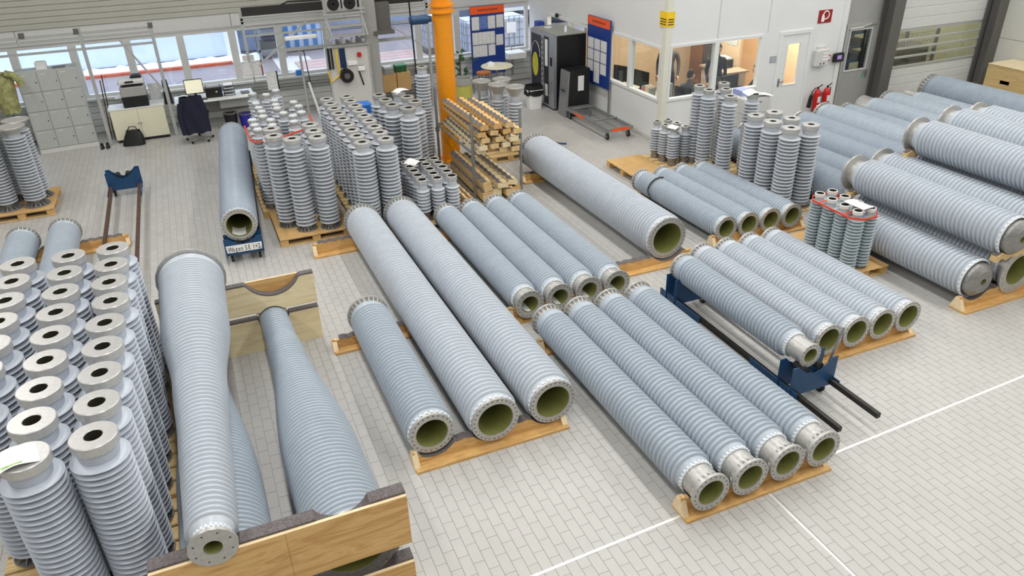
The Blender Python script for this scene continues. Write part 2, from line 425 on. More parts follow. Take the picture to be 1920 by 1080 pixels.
# grey door, steel columns and sectional gate on the right
GY = 13.62
struct('wall_gate_top', MB().box(13.98, 15.3, GY, GY + .1, 2.06, HZ).box(13.98, 14.12, GY, GY + .1, 0, 2.06).box(15.08, 15.3, GY, GY + .1, 0, 2.06).box(15.3, HX1 + .2, GY + .05, GY + .15, 3.6, HZ), m_mgrey)
def door_grey():
    t = thing('door_2', None, None); t['kind'] = 'structure'
    MB().box(14.12, 14.18, GY - .03, GY + .1, 0, 2.08).box(15.04, 15.1, GY - .03, GY + .1, 0, 2.08).box(14.18, 15.04, GY - .03, GY + .1, 2.02, 2.08).build('door_frame', mat('door_frame_grey', (178, 178, 174), .4, .3), t)
    y0, y1 = GY + .0, GY + .05
    MB().box(14.18, 14.27, y0, y1, .01, 2.02).box(14.93, 15.04, y0, y1, .01, 2.02).box(14.27, 14.93, y0, y1, .01, 1.0).box(14.27, 14.93, y0, y1, 1.93, 2.02).build('door_leaf', m_mgrey, t)
    MB().box(14.25, 14.28, y0 - .015, y0, .98, 1.95).box(14.92, 14.95, y0 - .015, y0, .98, 1.95).box(14.28, 14.92, y0 - .015, y0, .98, 1.01).box(14.28, 14.92, y0 - .015, y0, 1.92, 1.95).build('glazing_bead', m_lgrey, t)
    B(14.27, 14.93, y0 + .02, y0 + .028, 1.0, 1.93).build('pane', m_gwin, t)
    h = MB().box(14.97, 15.01, y0 - .012, y0, .78, .98).bar((14.86, y0 - .05, .93), (14.99, y0 - .05, .93), .02, .02).cyl((14.99, y0 - .05, .93), (14.99, y0, .93), .01)
    h.build('door_handle', m_galv, t)
    MB().box(14.2, 14.62, y0 - .04, y0, 1.965, 2.01).bar((14.6, y0 - .03, 2.0), (14.8, y0 - .06, 2.045), .02, .015).build('door_closer', m_lgrey, t)
    MB().cyl((14.9, y0 - .004, .82), (14.9, y0, .82), .04, n=16).build('green_sticker', mat('sticker_green', (90, 170, 140), .5), t)
door_grey()
def ibeam(n, x0, x1, y0, y1):
    b = MB().box(x0, x1, y0, y0 + .025, 0, HZ).box(x0, x1, y1 - .025, y1, 0, HZ).box((x0 + x1) / 2 - .01, (x0 + x1) / 2 + .01, y0 + .025, y1 - .025, 0, HZ)
    o = struct('steel_column_%d' % n, b, m_dgrey)
ibeam(1, 15.1, 15.42, 13.25, 13.6); ibeam(2, 18.62, 18.92, 13.25, 13.6)
def gate():
    t = thing('gate_1', None, None); t['kind'] = 'structure'
    X0, X1, y = 15.42, 18.75, GY + .02
    pan = mat('gate_panel', (214, 216, 214), .45, var=.015)
    def panel(z0, z1):
        me = MB().prism([(y, z0), (y - .012, z0 + .012), (y - .012, z1 - .012), (y, z1), (y + .04, z1), (y + .04, z0)], X0, X1, 'x').mesh('gate_panel')
        obj('gate_panel', me, pan, t)
    z = .04
    for k in range(4): panel(z, z + .205); z += .207
    zz = 1.8
    for k in range(8): panel(zz, zz + .24); zz += .242
    fr = MB().box(X0, X1, y - .02, y + .04, .868, .92).box(X0, X1, y - .02, y + .04, 1.74, 1.8).box(X0, X0 + .07, y - .02, y + .04, .92, 1.74).box(X1 - .07, X1, y - .02, y + .04, .92, 1.74)
    fr.build('glazing_frame', m_anod, t)
    for zz in (1.13, 1.335, 1.54): MB().box(X0 + .07, X1 - .07, y - .015, y + .035, zz - .022, zz + .022).build('glazing_bar', m_anod, t)
    for a, b in ((.92, 1.108), (1.152, 1.313), (1.357, 1.518), (1.562, 1.74)): B(X0 + .07, X1 - .07, y + .005, y + .012, a, b).build('pane', m_gwin, t)
    tr = MB().box(X1 - .01, X1 + .06, y - .08, y + .05, 0, 3.6).box(X0 - .02, X0 + .0, y - .08, y + .05, 0, 3.6)
    tr.build('guide_track', mat('track_dark', (58, 58, 58), .5), t)
    for k, zz in enumerate((.98, 1.22, 1.46, 1.7)): MB().box(X1 - .08, X1 - .01, y - .05, y - .02, zz - .04, zz + .04).build('hinge_roller', m_galv, t)
    MB().box(X0 + .02, X0 + .07, y - .06, y - .02, 1.18, 1.34).box(X0 + .0, X0 + .05, y - .06, y - .02, .98, 1.1).build('latch', m_lgrey, t)
gate()
# room behind the gate
struct('floor_store', B(13.98, HX1 + .2, GY + .1, 19.0, -.15, 0), mat('store_floor', (128, 124, 116), .6))
struct('wall_store', MB().box(13.98, HX1 + .2, 17.0, 17.1, 0, 4).box(HX1 + .1, HX1 + .2, GY + .1, 17.0, 0, 4), mat('store_wall', (188, 182, 148), .7))
struct('ceiling_store', B(13.98, HX1 + .2, GY + .1, 17.1, 3.6, 3.7), m_lgrey)

# ceiling lamps: rows of strip luminaires
hs = MB().prism([(-.16, .1), (-.2, .0), (.2, 0), (.16, .1)], -1.95, 1.95, 'y').mesh('housing')
df = MB().box(-.17, .17, -1.9, 1.9, -.02, -.002).mesh('diffuser')
for i, x in enumerate(LAMP_ROWS):
    for j, y in enumerate(LAMP_Y):
        t = thing('ceiling_lamp', '%s strip lamp from the rear wall in the %s lamp row from the left wall' % (ORD[j], ORD[i]), 'lamp', (x, y, LAMP_Z), 0, 'strip lamps under the hall ceiling')
        obj('housing', hs, m_white, t); obj('diffuser', df, m_lampd, t)
        MB().cyl((0, -1.5, .1), (0, -1.5, HZ - LAMP_Z), .01).cyl((0, 1.5, .1), (0, 1.5, HZ - LAMP_Z), .01).build('hanger', m_galv, t)
        ld = bpy.data.lights.new('strip_light', 'AREA'); ld.shape = 'RECTANGLE'; ld.size = .34; ld.size_y = 3.8; ld.energy = LAMP_W; ld.color = (1.0, .99, .975)
        lo = bpy.data.objects.new('strip_light', ld); COL.objects.link(lo); lo.parent = t; lo.location = (0, 0, -.03)
t = thing('store_lamp', 'strip lamp under the ceiling of the room behind the gate', 'lamp', (17.4, 15.6, 3.48))
B(-.2, .2, -1.1, 1.1, 0, .1).build('housing', m_white, t); B(-.17, .17, -1.05, 1.05, -.02, -.002).build('diffuser', m_lampd, t)
ld = bpy.data.lights.new('store_light', 'AREA'); ld.shape = 'RECTANGLE'; ld.size = .34; ld.size_y = 2.0; ld.energy = 90; ld.color = (1.0, .96, .86)
lo = bpy.data.objects.new('store_light', ld); COL.objects.link(lo); lo.parent = t; lo.location = (0, 0, -.03)
for x, y in ((11.0, 15.2), (13.1, 15.0), (10.6, 18.8)):
    t = thing('office_lamp', 'flat white ceiling panel lamp in the office at %s' % ('the corner' if y < 15.1 else ('the window desks' if y < 16 else 'the back')), 'lamp', (x, y, 2.72), 0, 'office ceiling lamps')
    B(-.3, .3, -.3, .3, 0, .03).build('housing', m_white, t)
    ld = bpy.data.lights.new('office_light', 'AREA'); ld.shape = 'RECTANGLE'; ld.size = .55; ld.size_y = .55; ld.energy = OFFICE_W; ld.color = (1.0, .86, .70)
    lo = bpy.data.objects.new('office_light', ld); COL.objects.link(lo); lo.parent = t; lo.location = (0, 0, -.01)

# outside, seen through the back windows
struct('ground_outside', B(-30, 45, HY1 + .25, 60, -.3, -.02), mat('wet_asphalt', (140, 128, 130), .5, var=.12, scale=.6))
def outside():
    t = thing('warehouse', 'pale blue metal warehouse across the yard behind the windows', 'building', (0, 28.75, 0))
    MB().box(-22, 1.25, 0, 6, 0, 7).build('wall', mat('pale_blue_wall', (204, 214, 242), .6, var=.02, scale=.3), t)
    MB().box(1.25, 1.7, -.1, 6, 0, 7).build('corner_post', m_white, t)
    MB().box(1.7, 2.5, -.05, 5, 1.0, 1.35).box(1.7, 2.5, .3, 5, 1.35, 7).build('lintel', m_white, t)
    MB().box(1.7, 2.5, .4, 5, 0, 1.0).build('door_panel', mat('bluegrey_door', (150, 164, 196), .6), t)
    MB().box(2.5, 40, 3.0, 6, 0, 7).build('annex_wall', mat('grey_blue_wall', (140, 148, 172), .6, var=.05, scale=.5), t)
    for k in range(8): MB().box(5 + k * 2.4, 5.05 + k * 2.4, 2.95, 3.0, 0, 7).build('wall_seam', m_mgrey, t)
    t = tag(MB().box(-22, 1.3, 27.18, 27.4, -.02, .06).build('red_kerb', mat('kerb_red', (190, 92, 62), .7, var=.2, scale=2)), 'long red painted kerb before the pale warehouse', 'kerb')
    sn = MB().grid(lambda u, v: (-22 + u * 24.3, 27.42 + v * 1.2, -.02 + (math.sin(v * PI) ** .6) * (.10 + .03 * math.sin(u * 171) + .03 * math.sin(u * 433))), 120, 6)
    tag(sn.build('snow_bank', mat('snow', (240, 240, 244), .8, bump=.4), None, 60), 'low bank of old snow along the red kerb', 'snow')
    t = thing('shipping_container', 'blue ribbed shipping container standing in the yard', 'container', (3.2, 28.2, 0))
    MB().box(.0, 1.6, .06, 3.0, .1, 2.6).build('shell', mat('container_pale', (196, 208, 228), .5), t)
    rb = MB().box(-.02, .03, 0, .06, .1, 2.6).mesh('rib')
    for k in range(5):
        o = obj('rib', B(.02 + k * .32, .17 + k * .32, 0, .06, .15, 2.55).mesh('rib'), mat('container_blue', (70, 120, 176), .5), t)
    MB().box(0, 1.6, .0, .08, 0, .12).box(0, 1.6, 0, .08, 2.55, 2.7).build('frame_rail', m_dgrey, t)
    t = thing('metal_shelf_cart', 'open grey metal shelving standing against the warehouse corner', 'shelf', (2.2, 27.3, 0))
    for k in range(3): B(0, .9, 0, .7, .25 + k * .55, .31 + k * .55).build('shelf_board', m_galv, t)
    for px in (0, .84):
        for py in (0, .64): B(px, px + .06, py, py + .06, 0, 1.7).build('post', m_galv, t)
    B(.1, .8, .1, .6, .31, .55).build('load', m_dgrey, t)
    tag(MB().grid(lambda u, v: (2.6 + u * 1.2, 24.6 + v * 2.6 + (1 - u) * .8, -.015), 2, 2).build('light_paving', mat('pale_paving', (196, 190, 188), .7)), 'pale strip of paving in the yard outside', 'paving')
    t = thing('timber_deck', 'reddish planked loading area outside the middle window', 'deck', (3.2, 22.6, 0))
    for k in range(9): B(0, 4.2, k * .42, .39 + k * .42, -.02, .03).build('plank', mat('deck_plank', (178, 150, 146), .7, var=.1), t)
    ib_c = mat('tank_plastic', (196, 202, 222), .4, var=.06)
    for k, (x, y, s_, lb) in enumerate(((7.55, 25.4, 1.0, 'white tank pallet cage outside beside the orange column'), (8.55, 24.2, 1.05, 'caged tank behind the left edge of the blue notice board'), (9.75, 24.4, 1.0, 'caged tank behind the right edge of the blue notice board'))):
        t = thing('tank_container', lb, 'tank', (x, y, 0))
        MB().bbox(0, s_, 0, s_, .16, 1.12, .06).build('tank', ib_c, t)
        cg = MB()
        for q in range(6):
            a = .02 + q * (s_ - .04) / 5
            cg.cyl((a, -.02, .16), (a, -.02, 1.15), .012, n=6).cyl((-.02, a, .16), (-.02, a, 1.15), .012, n=6)
        for z in (.2, .45, .7, .95, 1.14): cg.cyl((-.02, -.02, z), (s_, -.02, z), .012, n=6).cyl((-.02, -.02, z), (-.02, s_, z), .012, n=6)
        cg.build('cage', m_galv, t)
        B(-.02, s_ + .02, -.02, s_ + .02, 0, .15).build('pallet_base', m_dgrey, t)
        B(.3, .65, -.035, -.03, .6, .95).build('paper_label', m_paper, t)
    t = thing('truck_body', 'dark curtain-sided truck body parked beyond the notice board', 'vehicle', (11.0, 28.5, 0))
    B(0, 7, 0, 2.4, .7, 2.8).build('body', mat('truck_grey', (132, 128, 142), .5), t)
    B(0, 7, -.02, 0, .62, .75).build('side_rail', m_lgrey, t)
    for k in range(3):
        MB().cyl((1 + k * 2.2, .1, .42), (1 + k * 2.2, .4, .42), .42, n=20).build('wheel', m_rubber, t)
outside()
# ================================================================== LYING INSULATOR PIPES
def flange_mesh(name, rf, rb, th, n, rc, cl, fins=True, holes=True, hr=None, fl=None):
    """flange with its face at y=0 looking to -y, collar running to y=cl, bore radius rb, radial gussets"""
    m = MB(); rm = rf - (rf - rb) * .36; hr = hr or min(.009, (rf - rb) * .16)
    ns = n * 2
    P = lambda r, t, y: (r * math.cos(t), y, r * math.sin(t))
    if holes:
        for i in range(n):
            t0, t1 = 2 * PI * i / n, 2 * PI * (i + 1) / n; tm = (t0 + t1) / 2
            out = [P(rb, t0, 0), P(rm, t0, 0), P(rf, t0, 0), P(rf, tm, 0), P(rf, t1, 0), P(rm, t1, 0), P(rb, t1, 0), P(rb, tm, 0)]
            er = Vector(P(1, tm, 0)); et = Vector(P(1, tm + PI / 2, 0)); c = er * rm
            dirs = [(-1, -1), (0, -1), (1, -1), (1, 0), (1, 1), (0, 1), (-1, 1), (-1, 0)]
            inn = []; deep = []
            for a, b in dirs:
                l = math.hypot(a, b); p = c + (er * a + et * b) * (hr / l); inn.append(p); deep.append(p + Vector((0, th * .8, 0)))
            fs = [(k, (k + 1) % 8, 8 + (k + 1) % 8, 8 + k) for k in range(8)] + [(8 + k, 8 + (k + 1) % 8, 16 + (k + 1) % 8, 16 + k) for k in range(8)] + [tuple(range(16, 24))]
            m.add(out + inn + deep, fs)
    else:
        m.lathe([(rb, 0), (rf, 0)], ns, 'y')
    m.lathe([(rf, 0), (rf, th), (rc, th), (rc, cl), (rc - .012, cl), (rb, cl), (rb, 0)], ns, 'y')
    if fins:
        fl = fl or (rf - rc) * 1.1 + .02; fl = min(fl, cl - th - .002)
        for i in range(n):
            t = 2 * PI * (i + .0) / n; er = Vector(P(1, t, 0)); et = Vector(P(1, t + PI / 2, 0)) * .006
            a = er * (rc - .004) + Vector((0, th - .001, 0)); b = er * (rf - .006) + Vector((0, th - .001, 0)); c = er * (rf - .012) + Vector((0, th + fl * .35, 0)); d = er * (rc - .004) + Vector((0, th + fl, 0))
            m.add([a - et, b - et, c - et, d - et, a + et, b + et, c + et, d + et], [(0, 1, 2, 3), (7, 6, 5, 4), (0, 4, 5, 1), (1, 5, 6, 2), (2, 6, 7, 3)])
    return m.mesh(name, 30)
def body_mesh(name, s0, s1, Rf, depth, pitch, r_end0, r_end1, seg=44, sharp=.0):
    """ribbed sleeve between s0 and s1 along y; Rf(t) gives the rib radius"""
    pr = [(r_end0 - .02, s0), (r_end0, s0 + .002), (r_end0 + .01, s0 + .03)]
    a, b = s0 + .075, s1 - .075; n = max(2, round((b - a) / pitch)); p = (b - a) / n
    pr.append((Rf(a) - depth, a - .012))
    for i in range(n):
        y = a + i * p; r = Rf(y + p * .4)
        pr += [(r - depth, y + .02 * p), (r - .005, y + .12 * p), (r - .0008, y + .17 * p), (r, y + .24 * p), (r - .001, y + .34 * p), (r - .006, y + .40 * p), (r - depth, y + .56 * p)]
    pr += [(Rf(b) - depth, b + .012), (r_end1 + .01, s1 - .03), (r_end1, s1 - .002), (r_end1 - .02, s1)]
    return MB().lathe(pr, seg, 'y').mesh(name, 50)
def sleeve_mesh(r, s, ln, n=26):
    m = MB().lathe([(r - .004, s), (r + .004, s + .003), (r + .006, s + ln - .01), (r, s + ln)], 40, 'y')
    for i in range(n):
        t = 2 * PI * i / n; c, q = math.cos(t), math.sin(t); er = Vector((c, 0, q)); et = Vector((-q, 0, c)) * (r * PI / n * .5)
        a = er * r + Vector((0, s + .004, 0)); b = er * (r + .014) + Vector((0, s + .004, 0)); d = er * (r + .012) + Vector((0, s + ln * .6, 0)); e = er * r + Vector((0, s + ln * .6, 0))
        m.add([a - et, b - et, d - et, e - et, a + et, b + et, d + et, e + et], [(0, 1, 2, 3), (7, 6, 5, 4), (0, 4, 5, 1), (1, 5, 6, 2), (2, 6, 7, 3)])
    return m.mesh('grip_ring', 30)
def pipe_kind(L, Rb, pitch, rf, rb, cl, ff=None, fcl=.12, depth=.030, n=20, mt=None, Rf=None, near_fins=True, far_rb=None, rc=None, sharp=.0, seg=44, frc=None, nholes=True, th=.03, ffin=True):
    """list of parts for one kind of pipe: (name, mesh, material, location, rotation z)"""
    Rf = Rf or (lambda y: Rb); mt = mt or m_sil
    rc = rc or rf * .80; ff = ff or rf * 1.08; frc = frc or ff * .84
    parts = [('flange', flange_mesh('flange', rf, rb, th, n, rc, cl, near_fins, nholes), m_alu, 0, 0),
             ('flange', flange_mesh('flange', ff, far_rb or rb, th, n + 2, frc, fcl, ffin, nholes, fl=.07), m_alu, L, PI),
             ('body', body_mesh('body', cl - .004, L - fcl + .004, Rf, depth, pitch, rc + .012, frc + .012, seg, sharp), mt, 0, 0),
             ('grip_ring', sleeve_mesh(rc + .008, cl - .02, .06), m_slv, 0, 0),
             ('bore_lining', MB().lathe([(rb, .012), (rb - .004, .012)] + [(min(rb - .004, Rf(L * q / 12) - depth - .02, rb - .004 + ((far_rb or rb) - rb) * q / 12), L * q / 12) for q in range(1, 12)] + [((far_rb or rb) - .004, L - .012), ((far_rb or rb), L - .012)], 40, 'y').mesh('bore_lining', 40), m_bore, 0, 0)]
    return parts
def put_pipe(parts, x, y, z, label, group, rz=.0135, name='insulator_pipe', cat='pipe'):
    t = thing(name, label, cat, (x, y, z), rz, group)
    for nm, me, mt, ly, r in parts:
        o = obj(nm, me, mt, t); o.location = (0, ly, 0); o.rotation_euler = (0, 0, r)
    return t

# F: front four, long neck collars
kF = pipe_kind(3.42, .216, .062, .204, .138, .24, ff=.222, fcl=.11, n=20, mt=m_sil)
Fx = [3.57, 4.02, 4.47, 4.92]
for i, x in enumerate(Fx):
    put_pipe(kF, x, 4.03 + .01 * i, .288, 'ribbed grey pipe with long metal neck, %s from left in the frontmost row of four' % ORD[i], 'four pipes on the frontmost beam')
# P: three pipes left of them, two of them long
kP1 = pipe_kind(2.64, .262, .062, .237, .170, .05, ff=.268, fcl=.09, n=24, rc=.222, near_fins=False)
kP = pipe_kind(5.76, .288, .072, .263, .196, .05, ff=.300, fcl=.09, n=28, rc=.246, near_fins=False, mt=m_silw, seg=52)
put_pipe(kP1, 1.47, 5.84, .345, 'short ribbed pipe left of the two long ones on the front beam', 'pipes on the beam left of the front four')
put_pipe(kP, 2.14, 5.77, .345, 'left one of the two longest ribbed grey pipes', 'pipes on the beam left of the front four')
put_pipe(kP, 2.81, 5.79, .345, 'right one of the two longest ribbed grey pipes', 'pipes on the beam left of the front four')
# Q: four with paper in the bore
kQ = pipe_kind(3.38, .214, .058, .202, .122, .2, ff=.216, fcl=.09, n=18, near_fins=False)
Qx = [3.48, 3.925, 4.37, 4.81]
m_shade = m_paper
for i, x in enumerate(Qx):
    put_pipe(kQ, x, 7.88, .286, 'ribbed pipe with white sheet in its end, %s from left beside the wood rack' % ORD[i], 'four pipes with paper sheets in their ends')
    sh = MB().grid(lambda u, v: (.112 * math.cos(R(205 + 75 * u)), .01 + .34 * v, .112 * math.sin(R(205 + 75 * u)) + .004), 8, 2).build('paper_sheet', m_paper, None, 60)
    sh.location = (x, 7.88, .288); tag(sh, 'white paper sheet curled inside the %s pipe end from left' % ORD[i], 'paper', 'paper sheets inside pipe ends')
# B: single big one
kB = pipe_kind(4.68, .352, .068, .332, .246, .06, ff=.352, fcl=.08, n=32, rc=.312, near_fins=False, mt=m_silw, seg=52)
put_pipe(kB, 6.09, 8.6, .415, 'single wide ribbed pipe lying right of the wood rack', None)
# R: four towards the office
kR = pipe_kind(2.48, .205, .055, .202, .145, .07, ff=.207, fcl=.07, n=20, mt=m_sil)
for i, x in enumerate([7.29, 7.71, 8.13, 8.55]):
    put_pipe(kR, x, 8.72 - .02 * i, .288, 'short ribbed pipe, %s from left in the row nearest the office' % ORD[i], 'four short pipes before the office', .025)
# S: four on a beam, one on the blue cart
kS = pipe_kind(2.56, .208, .06, .209, .155, .07, ff=.21, fcl=.07, n=20, mt=m_silw)
for i, x in enumerate([6.37, 6.80, 7.225, 7.65]):
    put_pipe(kS, x, 5.53, .300, 'pale ribbed pipe, %s from left on the beam right of the blue cart' % ORD[i], 'four pipes right of the blue cart')
kS0 = pipe_kind(2.42, .196, .058, .145, .088, .26, ff=.19, fcl=.07, n=16, rc=.135, mt=m_sil, near_fins=False, frc=.168)
s0 = put_pipe(kS0, 5.60, 5.06, .585, 'slimmer ribbed pipe with a round end cap riding on the blue cart', None)
# C: smooth pipe on the numbered cart
kC = pipe_kind(5.1, .285, .045, .262, .195, .05, ff=.27, fcl=.06, depth=.008, n=28, rc=.248, near_fins=False, mt=m_sil2)
rzC = -math.atan2(.33, 5.05)
put_pipe(kC, .17, 11.6, .60, 'nearly smooth grey pipe on the labelled blue cart', None, rzC)
sh = MB().grid(lambda u, v: (.18 * math.cos(R(225 + 70 * u)), .02 + .3 * v, .18 * math.sin(R(225 + 70 * u))), 8, 2).build('paper_sheet', m_paper, None, 60)
sh.location = (.17, 11.6, .60); sh.rotation_euler = (0, 0, rzC); tag(sh, 'white sheet lying in the open end of the pipe on the labelled cart', 'paper', 'paper sheets inside pipe ends')
# M: two at the far left behind the standing block
kM = pipe_kind(4.2, .235, .05, .225, .15, .07, ff=.245, fcl=.07, n=22, mt=m_sil)
put_pipe(kM, -2.43, 9.15, .315, 'right one of two ribbed pipes behind the front-left standing block', 'two pipes at the left edge')
put_pipe(kM, -3.03, 9.05, .315, 'left one of two ribbed pipes behind the front-left standing block', 'two pipes at the left edge')

# L: big tapered pipes stacked in two layers at the front left
def lerp_tab(tab):
    def f(y):
        for (a, ra), (b, rb_) in zip(tab, tab[1:]):
            if y <= b:
                t = max(0, (y - a) / (b - a)); t = t * t * (3 - 2 * t); return ra + (rb_ - ra) * t
        return tab[-1][1]
    return f
kL1 = pipe_kind(4.4, .2, .056, .178, .068, .09, ff=.395, fcl=.05, depth=.026, n=8, rc=.125, near_fins=False, far_rb=.20, frc=.342, ffin=False, Rf=lerp_tab([(0, .19), (1.3, .215), (2.1, .245), (3.2, .345), (4.4, .36)]), seg=52, mt=m_silw)
kL3 = pipe_kind(4.35, .37, .056, .405, .265, .05, ff=.185, fcl=.04, depth=.026, n=20, rc=.355, near_fins=False, far_rb=.10, frc=.165, Rf=lerp_tab([(0, .372), (1.2, .368), (3.2, .21), (3.6, .18), (4.4, .175)]), seg=52)
put_pipe(kL3, .41, 4.60, .44, 'big tapered pipe with its narrow end far, right of the stacked one', 'tapered pipes in timber cradles', .028)
put_pipe(kL3, -.55, 4.60, .44, 'big tapered pipe lying underneath the upper tapered pipe', 'tapered pipes in timber cradles')
tL1 = put_pipe(kL1, -.585, 4.42, 1.085, 'big tapered pipe lying on top, wide flange at its far end', 'tapered pipes in timber cradles')
tL1.rotation_euler = (R(1.0), 0, -.012)

# ---------------------------------------------------------------- right-hand stacks
kT = pipe_kind(2.85, .285, .065, .285, .175, .12, ff=.285, fcl=.12, depth=.036, n=16, rc=.2, frc=.21, mt=m_silw, ffin=False)
kTb = pipe_kind(2.85, .285, .065, .345, .22, .16, ff=.255, fcl=.1, depth=.036, n=16, rc=.235, near_fins=False, frc=.22, mt=m_silw, ffin=False)
kTc = pipe_kind(2.85, .285, .065, .262, .05, .14, ff=.288, fcl=.14, depth=.036, n=16, rc=.26, near_fins=False, frc=.2, mt=m_silw, nholes=False, ffin=False)
kTc[0] = ('end_cap', MB().lathe([(.05, 0), (.155, 0), (.165, .006), (.235, .07), (.24, .14), (.05, .14), (.05, 0)], 40, 'y').mesh('end_cap', 30), m_alud, 0, 0)
GT = 'thick ribbed pipes in the stack at the right edge'
TS = [(kTc, 9.08, 5.64, .40, 'thick pipe with small round hole in its cap, lowest at the stack front'),
      (kTb, 9.80, 5.68, .40, 'thick pipe with a wide flat flange, lowest row beside the capped pipe'),
      (kT, 10.48, 5.7, .40, 'third thick pipe in the lowest row of the right-hand stack'),
      (kT, 11.12, 5.7, .40, 'fourth thick pipe in the lowest row of the right-hand stack'),
      (kTc, 9.46, 5.55, .98, 'thick pipe on the second layer with a big far flange, nearest the aisle'),
      (kT, 10.08, 5.62, .98, 'second thick pipe of the second layer in the right-hand stack'),
      (kT, 10.76, 5.62, .98, 'third thick pipe of the second layer, wooden wedge at its far end'),
      (kT, 10.40, 5.35, 1.52, 'thick pipe lying alone on top of the right-hand stack'),
      (kT, 11.13, 5.40, 1.60, 'thick pipe with a bare flange at the top right of the stack'),
      (kT, 11.82, 5.45, 1.55, 'rearmost thick pipe on the top layer of the right-hand stack'),
      (kT, 11.5, 5.62, .98, 'fourth thick pipe of the second layer in the right-hand stack'),
      (kT, 12.15, 5.62, .98, 'fifth thick pipe of the second layer in the right-hand stack')]
for k, x, y, z, lb in TS: put_pipe(k, x, y, z, lb, GT, .005)
kW = pipe_kind(3.7, .30, .045, .27, .19, .06, ff=.28, fcl=.06, depth=.012, n=20, mt=m_sil2, near_fins=False)
kU = pipe_kind(3.0, .30, .06, .29, .2, .08, ff=.31, fcl=.07, depth=.025, n=22, mt=m_sil)
kUs = pipe_kind(3.0, .26, .045, .25, .17, .06, ff=.27, fcl=.06, depth=.008, n=20, mt=m_sil2)
kUc = pipe_kind(3.0, .27, .06, .24, .16, .08, ff=.245, fcl=.3, depth=.025, n=20, mt=m_sil, frc=.24)
kV9 = pipe_kind(5.2, .37, .06, .35, .25, .08, ff=.37, fcl=.1, depth=.014, n=24, mt=m_sil2)
GU = 'pipes lying between the office and the right-hand stack'
for k, x, y, z, lb in [(kW, 9.98, 8.72, .34, 'smooth dark pipe on the floor directly behind the standing insulators'),
        (kW, 10.6, 8.72, .34, 'second smooth pipe on the floor behind the standing insulators'),
        (kW, 11.42, 8.72, .36, 'left one of two smooth pipes left of the fire extinguishers row'),
        (kW, 12.05, 8.72, .36, 'right one of two smooth pipes left of the coarse ribbed pipe'),
        (kU, 12.74, 9.5, .42, 'coarse ribbed pipe whose toothed flange stands below the fire extinguishers'),
        (kUs, 13.42, 9.5, .36, 'thin smooth pipe behind the pipe below the fire extinguishers'),
        (kUc, 14.16, 9.75, .40, 'ribbed pipe with a plain grey end cap before the grey door'),
        (kU, 14.86, 9.7, .38, 'ribbed pipe before the left gate column, next after the capped one'),
        (kUc, 15.48, 9.7, .38, 'ribbed pipe lying before the gate, left of the longest dark one'),
        (kV9, 16.3, 7.6, .52, 'long dark finely ribbed pipe before the gate and crates')]:
    put_pipe(k, x, y, z, lb, GU)

# ================================================================== TIMBER CRADLE BEAMS
def cradle(name, x0, x1, y, pipes, label, hmax=.17, zz=True, group='timber cradle beams on the floor', z=0, ends=True, ht=None, back=False, m=None):
    """base board, web cut out under each pipe (x, axis height, radius), felt lining, end blocks"""
    t = thing(name, label, 'beam', (0, y, z), 0, group)
    s = -1 if back else 1
    MB().box(x0, x1, -.09, .16, 0, .03).build('base_board', m or m_wood, t)
    N = max(24, int((x1 - x0) / .03)); top = []
    for i in range(N + 1):
        x = x0 + (x1 - x0) * i / N; h = hmax + (.022 * (abs(((x - x0) / .14) % 1 - .5) * 2 - .5) if zz else 0)
        for px, pz, pr in pipes:
            q = pr * pr - (x - px) ** 2
            if q > 0: h = min(h, pz - math.sqrt(q) - .008)
        top.append((x, max(h, .05)))
    lo = [(x, .03) for x, h in top]
    ya, yb = (.035, .085) if s > 0 else (-.085, -.035)
    MB().strip(lo, top, ya, yb).build('web', m or m_wood, t)
    fe = [q for q in top if x0 + .07 < q[0] < x1 - .07]
    MB().strip([(x, h + .0005) for x, h in fe], [(x, h + .007) for x, h in fe], min(ya, ya + .05 * s) , max(yb, yb + .05 * s)).build('felt', m_felt, t)
    if ends:
        for e, x in ((1, x0), (-1, x1 - .045)):
            hh = hmax if e > 0 else min(hmax, .13)
            poly = [(-.04 * s, .028), (.16 * s, .028), (.10 * s, hh * .98), (.05 * s, hh * 1.02)]
            MB().prism(poly, x - .008, x + .053, 'x').build('end_block', m_edge if m is None else m, t)
    return t
def ps(xs, z, r): return [(x, z, r) for x in xs]
cradle('cradle_beam', 3.33, 5.04, 4.11, ps(Fx, .288, .175), 'wooden cradle beam under the near ends of the frontmost four pipes', hmax=.20)
cradle('cradle_beam', 3.30, 4.98, 7.16, ps([x - .042 for x in Fx], .288, .222), 'wooden cradle beam under the far ends of the frontmost four pipes', hmax=.16)
cradle('cradle_beam', 1.24, 2.96, 5.78, [(1.47, .345, .27), (2.14, .345, .29), (2.81, .345, .29)], 'wooden cradle beam under the near ends of the two longest pipes', hmax=.18)
cradle('cradle_beam', .92, 1.95, 8.30, [(1.437, .345, .268), (2.10, .345, .292)], 'short wooden beam with curled felt under the short pipe', hmax=.15)
cradle('cradle_beam', 1.18, 2.98, 11.2, [(2.065, .345, .29), (2.735, .345, .29)], 'wooden cradle beam under the far ends of the two longest pipes', hmax=.2)
cradle('cradle_beam', 3.24, 5.04, 8.0, ps(Qx, .286, .172), 'wooden beam under the near ends of the paper-lined pipes', hmax=.19)
cradle('cradle_beam', 3.0, 5.0, 10.9, ps([x - .041 for x in Qx], .286, .222), 'wooden beam under the far ends of the paper-lined pipes', hmax=.15)
cradle('cradle_beam', 5.12, 6.5, 8.52, [(6.09, .415, .352)], 'wooden cradle beam under the near end of the single wide pipe', hmax=.17)
cradle('cradle_beam', 5.5, 6.7, 12.7, [(6.035, .415, .356)], 'wooden cradle beam under the far end of the single wide pipe', hmax=.15)
